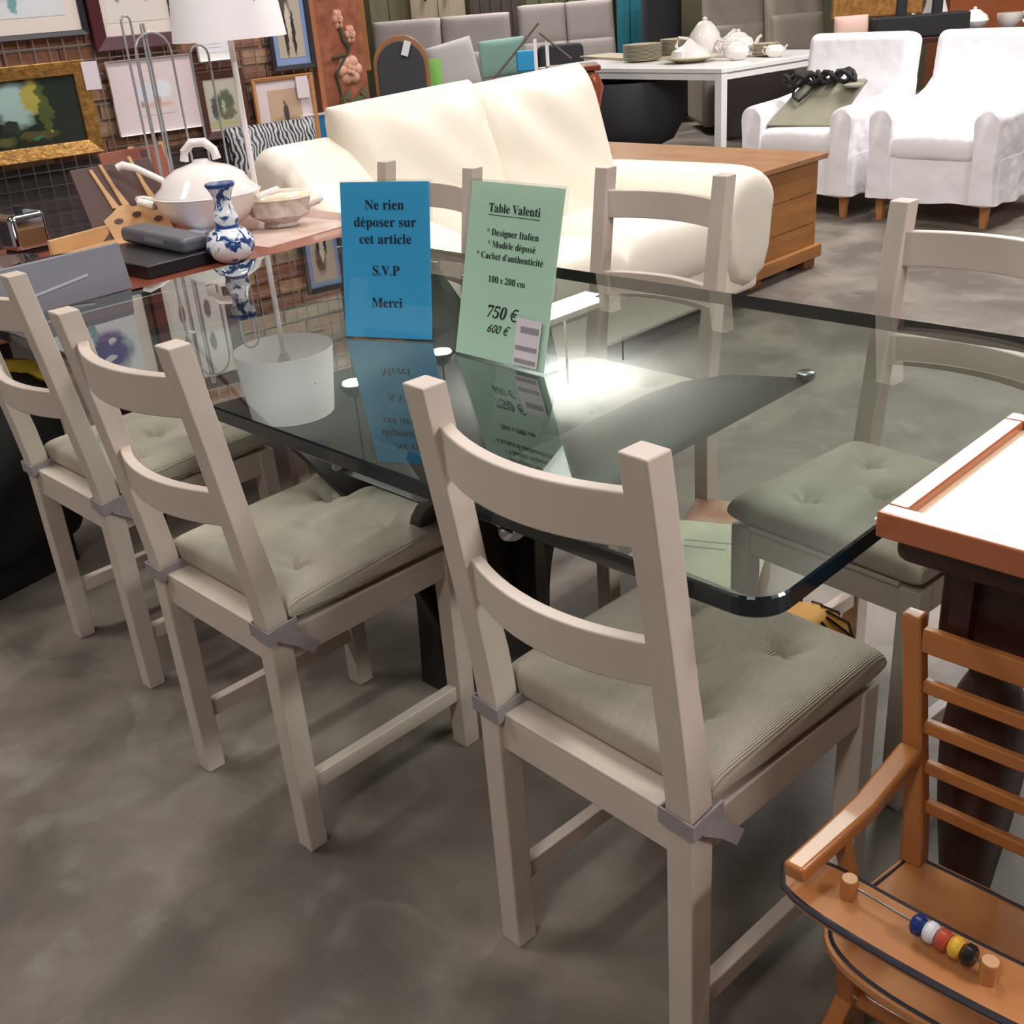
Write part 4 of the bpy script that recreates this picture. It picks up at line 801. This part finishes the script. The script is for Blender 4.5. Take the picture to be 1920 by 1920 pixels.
BLB = mat('cobalt_band', '2a4a84', 0.1)
obj('band', lathe(B(), [(0.0300, 0.092), (0.0312, 0.094), (0.0312, 0.099), (0.0300, 0.101)], 40), BLB, t); obj('band', lathe(B(), [(0.0375, 0.199), (0.0402, 0.203), (0.0402, 0.207), (0.038, 0.209)], 40), BLB, t)
# tureen with ladle
t = empty('soup_tureen', (-2.565, 0.925, ZW), 0.75, 'large white porcelain soup tureen with ladle behind the blue vase', 'tureen')
obj('bowl', lathe(B(), [(0.085, 0), (0.09, 0.008), (0.075, 0.018), (0.12, 0.045), (0.155, 0.085), (0.163, 0.115), (0.168, 0.122), (0.158, 0.124)], 44, sx=0.98, sy=0.88), PORC, t)
obj('lid', lathe(B(), [(0.160, 0.124), (0.158, 0.130), (0.135, 0.150), (0.125, 0.172), (0.085, 0.196), (0.04, 0.208), (0.024, 0.214), (0.022, 0.220)], 44, sx=0.98, sy=0.88), PORC, t)
obj('lid_knob', tube(B(), [(-0.05, 0, 0.218), (-0.045, 0, 0.245), (-0.02, 0, 0.268), (0.02, 0, 0.268), (0.045, 0, 0.245), (0.05, 0, 0.218)], [0.014, 0.013, 0.014, 0.014, 0.013, 0.014], 10), PORC, t)
for s in (-1, 1): obj('handle', tube(B(), [(s * 0.160, -0.03, 0.098), (s * 0.205, -0.022, 0.112), (s * 0.215, 0, 0.116), (s * 0.205, 0.022, 0.112), (s * 0.160, 0.03, 0.098)], 0.011, 8), PORC, t)
obj('ladle', tube(B(), [(-0.11, 0.03, 0.145), (-0.16, 0.03, 0.175), (-0.21, 0.02, 0.205), (-0.245, 0.01, 0.218), (-0.262, 0.005, 0.212)], [0.009, 0.010, 0.011, 0.013, 0.011], 10), PORC, t)
# small gravy bowls
PATT = mat('patterned_cream_porcelain', 'e0d8cc', 0.15, col2='b9aaa0', scale=40)
t = empty('gravy_bowl', (-2.43, 1.085, ZW + 0.002), 0.75, 'white octagonal gravy bowl with cream rim right of the vase', 'bowl')
obj('bowl', lathe(B(), [(0.05, 0), (0.055, 0.004), (0.045, 0.012), (0.085, 0.035), (0.090, 0.068), (0.093, 0.085), (0.086, 0.086), (0.08, 0.05), (0.001, 0.03)], 8, sx=1.1, sy=0.8), PATT, t, bev=0.003)
obj('rim', lathe(B(), [(0.090, 0.083), (0.097, 0.087), (0.095, 0.094), (0.082, 0.103), (0.06, 0.106), (0.001, 0.106)], 32, sx=1.08, sy=0.78), PORCC, t)
for s in (-1, 1): obj('handle', tube(B(), [(s * 0.10, -0.02, 0.06), (s * 0.13, -0.015, 0.07), (s * 0.135, 0, 0.075), (s * 0.13, 0.015, 0.07), (s * 0.10, 0.02, 0.06)], 0.007, 8), PATT, t)
tag(obj('placemat', box(B(), (0, 0, 0.001), (0.24, 0.36, 0.0025), (0, 0, 0)), mat('printed_placemat', 'd0b8ac', 0.5, col2='b7998c', scale=8), None, loc=(-2.34, 1.04, ZW - 0.0004), rot=(0, 0, 0.12)), 'pinkish printed placemat under the gravy bowl', 'placemat')
# white lamp
t = empty('white_lamp', (-2.75, 1.215, ZW), 0, 'white lamp with large drum shade on a thin pole', 'lamp')
obj('lamp_base', lathe(B(), [(0.09, 0), (0.09, 0.012), (0.02, 0.02), (0.012, 0.03)], 32), WHITEL, t)
obj('pole', lathe(B(), [(0.0095, 0.02), (0.0095, 0.56)], 16), WHITEL, t)
SHADE = mat('lamp_shade_cloth', 'f3eff0', 0.8)
bm = B(); rs = []
for r, z in ((0.178, 0.535), (0.150, 0.78), (0.148, 0.78), (0.176, 0.535)): rs.append([bm.verts.new((r * math.cos(2 * PI * k / 56), r * math.sin(2 * PI * k / 56), z)) for k in range(56)])
for i in range(4):
    for k in range(56): bm.faces.new((rs[i][k], rs[i][(k + 1) % 56], rs[(i + 1) % 4][(k + 1) % 56], rs[(i + 1) % 4][k]))
obj('lamp_shade', bm, SHADE, t)
bm = B(); 
for a in range(3): tube(bm, [(0, 0, 0.62), (0.17 * math.cos(a * 2.094), 0.17 * math.sin(a * 2.094), 0.64)], 0.002, 6)
obj('shade_spider', bm, STEEL, t); obj('bulb', lathe(B(), [(0.014, 0.56), (0.03, 0.60), (0.03, 0.63), (0.01, 0.66)], 16), PORC, t)
# chrome wire stand
WIRE = mat('bright_wire', 'b9b9be', 0.35, 0.6)
t = empty('wire_stand', (-2.82, 1.02, ZW), 0, 'chrome wire stand of tall arched hoops behind the tureen', 'stand')
def hoop(y0, y1, zt, x=0.0):
    n = 8; P = [(x, y0, 0.01)] + [(x, (y0 + y1) / 2 - math.cos(PI * k / n) * (y1 - y0) / 2, zt - (y1 - y0) / 2 + math.sin(PI * k / n) * (y1 - y0) / 2) for k in range(n + 1)] + [(x, y1, 0.01)]
    return obj('hoop', tube(B(), P, 0.0036, 6), WIRE, t)
hoop(-0.125, -0.095, 0.625); hoop(-0.11, 0.01, 0.575, 0.02); hoop(0.085, 0.15, 0.525); hoop(-0.07, -0.06, 0.60, 0.01)
obj('base_bar', tube(B(), [(0.0, -0.13, 0.006), (0.0, 0.155, 0.006)], 0.006, 6), CHROME, t); obj('base_bar', tube(B(), [(-0.06, 0, 0.006), (0.06, 0, 0.006)], 0.006, 6), CHROME, t)
# wooden boards
DBOARD = mat('dark_walnut_board', '543a36', 0.5, var=0.15, scale=5); LBOARD = mat('pale_carved_wood', 'cba070', 0.45, var=0.12, scale=8); RBOARD = mat('red_brown_board', '955238', 0.45, var=0.15)
def board(name, lab, y, x, w, h, m, lean=0.35, cat='board', z=ZW, rz=PI / 2):
    t = empty(name, (x, y, z), rz, lab, cat); t.rotation_euler = (-lean, 0, rz); return t
t = board('carved_board', 'dark board carved with a pale three-pronged shape and oval holes', 0.76, -2.74, 0.26, 0.24, DBOARD)
obj('board', bxx(-0.13, 0.135, 0.0, 0.012, 0.0, 0.235), DBOARD, t, bev=0.003)
bm = B(); prism(bm, [(-0.075, 0.0), (0.125, 0.0), (0.115, 0.06), (0.10, 0.112), (0.075, 0.105), (0.05, 0.10), (0.02, 0.095), (0.0, 0.105), (-0.03, 0.105), (-0.05, 0.09), (-0.09, 0.07)], 0.0, 0.008, RX(PI / 2) )
obj('carved_body', bm, LBOARD, t, bev=0.002)
for (xa, xb, zt) in ((-0.035, -0.07, 0.225), (0.0, -0.035, 0.235), (0.095, 0.065, 0.245)):
    obj('prong', sweep_rect(B(), [(xa, -0.004, 0.10), ((xa + xb) / 2, -0.004, 0.16), (xb, -0.004, zt)], [0.024, 0.013, 0.011], 0.008, (1, 0, 0)), LBOARD, t, bev=0.002)
for (x, z) in ((-0.045, 0.06), (0.02, 0.07), (0.085, 0.082), (0.03, 0.032), (0.085, 0.045)):
    obj('oval_hole', xf(lathe(B(), [(0.015, 0), (0.015, 0.002)], 14, sy=0.55), T(x, -0.008, z) @ RX(PI / 2)), DBOARD, t)
t = board('carved_board', 'red-brown board leaning behind the carved board', 0.90, -2.86, 0.2, 0.24, RBOARD, 0.25); obj('board', bxx(-0.12, 0.10, 0, 0.012, 0, 0.25), RBOARD, t, bev=0.003); obj('dark_inlay', bxx(0.02, 0.045, -0.002, 0.002, 0.02, 0.24), DBOARD, t)
t = board('carved_board', 'dark narrow board with pale edges left of the tureen', 0.985, -2.93, 0.12, 0.24, DBOARD, 0.3); obj('board', bxx(-0.06, 0.07, 0, 0.012, 0, 0.25), DBOARD, t, bev=0.003); 
for x in (-0.065, 0.045): obj('pale_strip', bxx(x, x + 0.02, -0.004, 0.0, 0, 0.25), LBOARD, t)
t = empty('wooden_tray', (-2.66, 0.60, ZW), 0.25, 'pale wooden slat tray lying in front of the carved board', 'tray'); obj('tray_floor', bxx(-0.07, 0.10, -0.10, 0.16, 0, 0.012), LBOARD, t, bev=0.003); obj('tray_side', xf(bxx(-0.012, 0.0, -0.12, 0.17, 0, 0.055), T(-0.07, 0, 0)), LBOARD, t, bev=0.002)
obj('tray_side', bxx(0.10, 0.112, -0.10, 0.16, 0, 0.03), LBOARD, t, bev=0.002)
# grey box, black box, dark bar, blue dish
t = empty('grey_box', (-2.115, 0.165, ZW), 0.06, 'flat grey plastic box standing upright at the near edge of the cherry table', 'box')
t.rotation_euler = (0.0, -0.18, 0.06)
obj('box_body', bxx(-0.03, 0.03, -0.11, 0.235, 0, 0.118), GREYP, t, bev=0.004); obj('slot_line', box(B(), (0.031, 0.05, 0.05), (0.002, 0.16, 0.006), (0.12, 0, 0)), mat('pale_grey_line', 'a8a6ac', 0.4), t)
tag(obj('black_case', bxx(-0.20, 0.16, -0.11, 0.13, 0, 0.035), BLACKG, None, bev=0.004, loc=(-2.335, 0.585, ZW), rot=(0, 0, 0.05)), 'flat black case lying under the dark grey bar', 'case')
t = empty('grey_bar', (-2.37, 0.655, ZW + 0.036), 0.0, 'dark grey elongated plastic bar resting on the black case beside the vase', 'device'); t.rotation_euler = (0, 0.02, 0.02)
obj('bar_body', bxx(-0.17, 0.165, -0.045, 0.045, 0, 0.042), DGREY, t, bev=0.014, seg=4); obj('seam', bxx(-0.03, 0.07, -0.0465, -0.044, 0.018, 0.030), GREYP, t)
BLW = mat('blue_white_china', 'd8dce6', 0.12, col2='5566a0', scale=22)
t = empty('boat_dish', (-2.47, 0.79, ZW), 0.5, 'blue and white boat-shaped dish between the bar and the tureen', 'dish'); obj('dish', lathe(B(), [(0.02, 0), (0.045, 0.008), (0.062, 0.025), (0.066, 0.032), (0.05, 0.024), (0.001, 0.014)], 30, sx=0.65, sy=1.4), BLW, t)
# chrome and clear things at the left edge
t = empty('chrome_dish', (-2.64, 0.24, ZW), 0.3, 'oval chrome serving dish at the left end of the cherry table', 'dish'); obj('dish', lathe(B(), [(0.07, 0), (0.08, 0.006), (0.12, 0.03), (0.135, 0.034), (0.12, 0.036), (0.07, 0.012), (0.001, 0.01)], 36, sx=0.9, sy=1.25), CHROME, t)
t = empty('wooden_bowl', (-2.34, 0.31, ZW), 0.2, 'low brown wooden dish with clear lid beside the grey box', 'dish'); obj('dish', lathe(B(), [(0.08, 0), (0.10, 0.01), (0.12, 0.04), (0.11, 0.042), (0.09, 0.015), (0.001, 0.012)], 32, sy=1.3), mat('honey_wood', 'a8672e', 0.3), t, bev=0.0); obj('clear_lid', lathe(B(), [(0.121, 0.04), (0.121, 0.056), (0.10, 0.064), (0.001, 0.066)], 32, sy=1.3), clear_mat('clear_plastic', (0.85, 0.85, 0.87), 1.6), t)
t = empty('white_carton', (-2.86, 0.20, ZW), 0.2, 'pale lavender white carton at the far left of the cherry table', 'box'); obj('carton_body', bxx(-0.07, 0.07, -0.12, 0.14, 0, 0.125), mat('lavender_carton', 'b9b8c6', 0.5), t, bev=0.003); obj('carton_flap', bxx(-0.075, 0.075, -0.125, 0.145, 0.12, 0.128), mat('lavender_carton', 'b9b8c6'), t)
t = empty('chrome_toaster', (-2.90, 0.48, ZW), 0.1, 'shiny chrome gadget behind the oval dish', 'appliance'); obj('casing', bxx(-0.05, 0.05, -0.06, 0.06, 0.01, 0.12), CHROME, t, bev=0.02, seg=3); obj('feet', bxx(-0.04, 0.04, -0.05, 0.05, 0, 0.012), BLACKG, t); obj('knob', lathe(B(), [(0.012, 0), (0.012, 0.02)], 12, (0, 0, 0.118)), BLACKG, t)
# black bags at the left edge under and beyond the cherry table
YEL = mat('yellow_band', 'e0c02c', 0.5)
t = empty('black_bag', (-2.40, -0.02, 0.0), 0.2, 'black bag with yellow stripe behind the leftmost dining chair', 'bag')
obj('bag_body', xf(pillow(B(), 0.50, 0.52, 0.34, p=4, q=2.2, n=24, wr=0.010), T(0, 0, 0.30) @ RX(0.0) @ RY(PI / 2)), BLACK, t); obj('yellow_stripe', sweep_rect(B(), [(-0.14, 0.10, 0.545), (-0.04, 0.16, 0.562), (0.05, 0.21, 0.560), (0.11, 0.23, 0.53)], 0.035, 0.035, (1, 0, 0)), YEL, t)
obj('foot_rail', bxx(-0.1, 0.1, -0.18, 0.18, 0, 0.08), BLACKG, t)
t = empty('folded_pushchair', (-2.75, -0.85, 0), 0.3, 'folded black wheeled frame on the floor at the left edge', 'pushchair')
for k in range(5): obj('frame_tube', tube(B(), [(-0.2, -0.25, 0.08 + 0.06 * k), (0.1, 0.0, 0.12 + 0.07 * k), (0.25, 0.28, 0.10 + 0.06 * k)], 0.012, 8), BLACKG if k % 2 else STEEL, t)
for (x, y) in ((-0.2, -0.25), (0.25, 0.28)): obj('wheel', xf(lathe(B(), [(0.02, -0.015), (0.08, -0.015), (0.085, 0), (0.08, 0.015), (0.02, 0.015)], 20), T(x, y, 0.086) @ RX(PI / 2)), BLACKG, t)
obj('cloth', xf(pillow(B(), 0.4, 0.5, 0.16, p=4, q=2.2, n=16, wr=0.02), T(0, 0, 0.46) @ RX(0.2)), BLACK, t)
# ------------------------------------------------------------------ things on the floor beyond the glass table
CARD = mat('brown_card', '8f7a62', 0.8)
t = empty('cardboard_box', (-0.745, 0.965, 0.0), 0.42, 'low cardboard box on the floor under the glass top, holding up the green folder', 'box'); obj('box_body', bxx(-0.11, 0.11, -0.16, 0.17, 0, 0.18), CARD, t, bev=0.003); obj('box_flap', bxx(0.111, 0.115, -0.16, 0.17, 0.04, 0.185), CARD, t)
t = empty('magazine', (-0.86, 1.12, 0.181), 0.35, 'tan magazine with red print lying behind the pale green folder', 'magazine'); obj('pages', bxx(-0.05, 0.09, -0.10, 0.09, 0.0, 0.006), mat('tan_print', 'b8997a', 0.5, col2='a8604c', scale=12), t)
t = empty('folder', (-0.73, 0.95, 0.188), 0.42, 'pale green folder with faint print seen through the glass near its corner', 'folder'); obj('cover', bxx(-0.105, 0.12, -0.165, 0.15, 0.0, 0.010), mat('pale_green_card', 'c8cbae', 0.6), t)
for k in range(2): obj('print_line', bxx(-0.07, 0.06 - 0.03 * k, 0.05 - 0.03 * k, 0.054 - 0.03 * k, 0.010, 0.0105), INKG, t)
t = empty('paper_lantern', (-0.47, 0.90, 0.0), 0.3, 'yellow ribbed round lantern on the floor below the far right chair', 'lantern')
bm = B(); lathe(bm, [(0.02, 0.0), (0.07, 0.01), (0.105, 0.05), (0.11, 0.08), (0.095, 0.13), (0.05, 0.16), (0.02, 0.165)], 28); obj('paper_body', bm, mat('yellow_paper', 'd69a2e', 0.6), t)
for k in range(14):
    a = k * PI / 7; obj('rib', tube(B(), [(r * 1.03 * math.cos(a), r * 1.03 * math.sin(a), z + 0.002) for r, z in ((0.03, 0.002), (0.072, 0.010), (0.106, 0.05), (0.111, 0.08), (0.096, 0.13), (0.05, 0.161))], 0.003, 5), BLACKG, t)
t = empty('white_carton', (-0.18, 1.75, 0), 0.1, 'white cardboard carton on the floor behind the far right dining chair', 'box'); obj('carton_body', bxx(-0.22, 0.25, -0.15, 0.15, 0, 0.28), mat('white_card', 'd2ccce', 0.6), t, bev=0.004); obj('carton_flap', bxx(-0.22, 0.25, 0.15, 0.28, 0.275, 0.28), mat('white_card', 'd2ccce'), t)
# ------------------------------------------------------------------ dark table at the right with a framed board lying on it
t = empty('mahogany_table', (0.46, 0.62, 0), 0, 'dark mahogany table on a thick turned leg at the right edge', 'table')
obj('tabletop', xf(prism(B(), rrect(-0.43, 0.45, -0.41, 0.5, 0.02), 0.752, 0.786), T(0, 0, 0)), MAHOG, t, bev=0.010, seg=3)
obj('apron', bxx(-0.38, 0.42, -0.325, -0.30, 0.62, 0.752), MAHOG, t); obj('apron', bxx(-0.38, -0.355, -0.35, 0.45, 0.62, 0.752), MAHOG, t)
for (lx, ly) in ((-0.345, -0.275), (0.37, -0.275), (-0.345, 0.42), (0.37, 0.42)):
    lg = obj('turned_leg', bxx(lx - 0.055, lx + 0.055, ly - 0.055, ly + 0.055, 0.60, 0.752), MAHOG, t, bev=0.004)
    obj('turning', lathe(B(), [(0.050, 0.605), (0.045, 0.59), (0.030, 0.57), (0.029, 0.555), (0.034, 0.545), (0.040, 0.53), (0.050, 0.50), (0.054, 0.46), (0.052, 0.40), (0.046, 0.33), (0.038, 0.26), (0.030, 0.18), (0.026, 0.12), (0.038, 0.10), (0.040, 0.07), (0.028, 0.05), (0.03, 0.02), (0.025, 0.0)], 28, (lx, ly, 0)), MAHOG, lg)
FZ = 0.787
t = empty('framed_board', (0.30, 0.37, FZ), 0.0, 'pale glossy board in a red-brown wooden frame lying on the mahogany table', 'frame')
x0, x1, y0, y1 = -0.282, 0.26, -0.18, 0.19; fw = 0.026; fh = 0.032
for (a, b, c, d) in ((x0, x1, y0, y0 + fw), (x0, x1, y1 - fw, y1), (x0, x0 + fw, y0 + fw, y1 - fw), (x1 - fw, x1, y0 + fw, y1 - fw)): obj('frame_side', bxx(a, b, c, d, 0, fh), REDW, t, bev=0.003)
obj('board', bxx(x0 + fw, x1 - fw, y0 + fw, y1 - fw, 0.004, fh - 0.012), PANELC, t, smooth=False)
# ------------------------------------------------------------------ child's high chair (bottom right)
hc = empty('high_chair', (0.20, 0.12, 0), 0.0, "varnished wooden child's chair with slatted back and bead tray, bottom right corner", 'chair')
LT = T(0, 0, 0)
def q(x, y, z): return (x - 0.20, y - 0.12, z)
def lean(z): return -0.11 * (z - 0.30)      # the little chair leans slightly sideways
for s in (-1, 1):
    xb = 0.20 + s * 0.130 + 0.012
    obj('back_post', sweep_rect(B(), [q(xb - 0.002, 0.250, 0.300), q(xb + 0.004 * 0 + lean(0.36), 0.256, 0.36), q(xb + lean(0.5), 0.258, 0.5), q(xb + lean(0.66), 0.262, 0.662)], [0.030, 0.027, 0.026, 0.025], [0.028, 0.026, 0.024, 0.022], (1, 0, 0)), BEECH, hc, bev=0.004)
    obj('arm', sweep_rect(B(), [q(xb + lean(0.47) + s * 0.0, 0.246, 0.474), q(xb + s * 0.020, 0.13, 0.458), q(xb + s * 0.034 - 0.004, 0.0, 0.440)], [0.030, 0.030, 0.027], [0.022, 0.024, 0.024], (1, 0, 0)), BEECH, hc, bev=0.006, seg=3)
    obj('arm_support', sweep_rect(B(), [q(xb + s * 0.008, 0.118, 0.30), q(xb + s * 0.018, 0.10, 0.38), q(xb + s * 0.026, 0.085, 0.45)], [0.022, 0.018, 0.02], 0.016, (1, 0, 0)), BEECH, hc, bev=0.004)
    for (ya, yb, nm) in ((0.07, 0.20, 'leg'), (0.22, 0.02, 'leg')):
        obj(nm, sweep_rect(B(), [q(0.20 + s * 0.115, ya, 0.292), q(0.20 + s * 0.150, yb - 0.02, 0.0)], 0.024, 0.032, (1, 0, 0)), BEECH, hc, bev=0.004)
obj('leg_crossbar', tube(B(), [q(0.07, 0.125, 0.15), q(0.33, 0.125, 0.15)], 0.011, 10), BEECH, hc); obj('leg_crossbar', tube(B(), [q(0.06, 0.02, 0.06), q(0.34, 0.02, 0.06)], 0.011, 10), BEECH, hc)
for (z, h) in ((0.632, 0.034), (0.568, 0.019), (0.510, 0.019), (0.450, 0.019), (0.390, 0.019)):
    xc = 0.212 + lean(z); obj('back_slat', bxx(xc - 0.118 - 0.20, xc + 0.118 - 0.20, 0.2585 - 0.12 - 0.006, 0.2585 - 0.12 + 0.006, z - h / 2, z + h / 2), BEECH, hc, bev=0.003)
def dshape(x0, x1, yb, yf, n=24, pw=2.6, bow=0.0):
    """plan of a board: straight back, curved front"""
    cx_ = (x0 + x1) / 2; w_ = (x1 - x0) / 2; P = [(x0, yb)]
    P = []
    for k in range(n + 1):
        u = math.cos(PI * k / n); P.append((cx_ - w_ * u, yb - (yb - yf) * (max(0, 1 - abs(u) ** pw)) ** (1 / pw)))
    return P
def curved_tray(x0, x1, y_end, y_mid_out, wdt, n=20):
    out, inn = [], []; cx_ = (x0 + x1) / 2; w_ = (x1 - x0) / 2
    for k in range(n + 1):
        u = k / n * 2 - 1; x = cx_ + w_ * u; e_ = (1 - abs(u) ** 7) ** 0.5 if abs(u) < 1 else 0
        yc = y_end - (y_end - y_mid_out - wdt / 2) * (1 - u * u)
        out.append((x, yc - wdt / 2 * e_)); inn.append((x, yc + wdt / 2 * e_))
    return out + inn[::-1][1:-1] if False else out[:] + inn[::-1][1:-1]
def loc2(P): return [(x - 0.20, y - 0.12) for x, y in P]
tr = curved_tray(0.014, 0.392, 0.032, -0.018, 0.078)
tro = obj('tray', prism(B(), loc2(tr), 0.402, 0.416), BEECHS, hc, bev=0.002)
def edging(P, z, r=0.003, closed=True): return tube(B(), [(x - 0.20, y - 0.12, z) for x, y in P], r, 6, closed)
obj('edging', edging(tr, 0.413, 0.0042), NAVY, tro)
sp = [(0.070, 0.262), (0.330, 0.262)] + [(x, y) for x, y in dshape(0.046, 0.354, 0.10, 0.022)][::-1]
seat = obj('seat_board', prism(B(), loc2(sp), 0.290, 0.302), BEECHS, hc, bev=0.002)
obj('edging', edging([(0.20 + (x - 0.20) * 0.955, 0.145 + (y - 0.145) * 0.94) for x, y in sp], 0.3022, 0.0028), NAVY, seat)
PEG = mat('pale_peg_end', 'c89c74', 0.5)
p1, p2 = (0.098, 0.032, 0.416), (0.250, 0.022, 0.416)
for (x, y, z) in (p1, (0.262, 0.020, 0.416)): obj('peg', lathe(B(), [(0.010, -0.002), (0.010, 0.024), (0.009, 0.027)], 18, q(x, y, z)), [BEECH], hc, bev=0.001); obj('peg_end', lathe(B(), [(0.0085, 0.0268), (0.0085, 0.0276)], 18, q(x, y, z)), PEG, hc)
obj('bead_wire', tube(B(), [q(0.098, 0.032, 0.434), q(0.262, 0.020, 0.434)], 0.0012, 6), STEEL, hc)
for k, c in enumerate(('1f2f6a', 'd8d6dc', 'b04a34', 'd8a83c', '201c1e')):
    x = 0.183 + k * 0.0143; y = 0.032 - 0.012 * (x - 0.098) / 0.164
    o = obj('bead', lathe(B(), [(0.002, -0.0068), (0.009, -0.0066), (0.0122, -0.003), (0.0122, 0.003), (0.009, 0.0066), (0.002, 0.0068)], 20), mat('bead_%s' % ('blue', 'white', 'red', 'yellow', 'black')[k], c, 0.25), hc, loc=q(x, y, 0.4345), rot=(0, PI / 2, -0.07)); o['label'] = ('blue', 'white', 'red', 'yellow', 'black')[k] + ' bead'
o = obj('price_tag', box(B(), q(0.248, 0.246, 0.553), (0.05, 0.002, 0.11), (0, 0.1, 0)), mat('white_tag', 'e8e6e8'), hc)
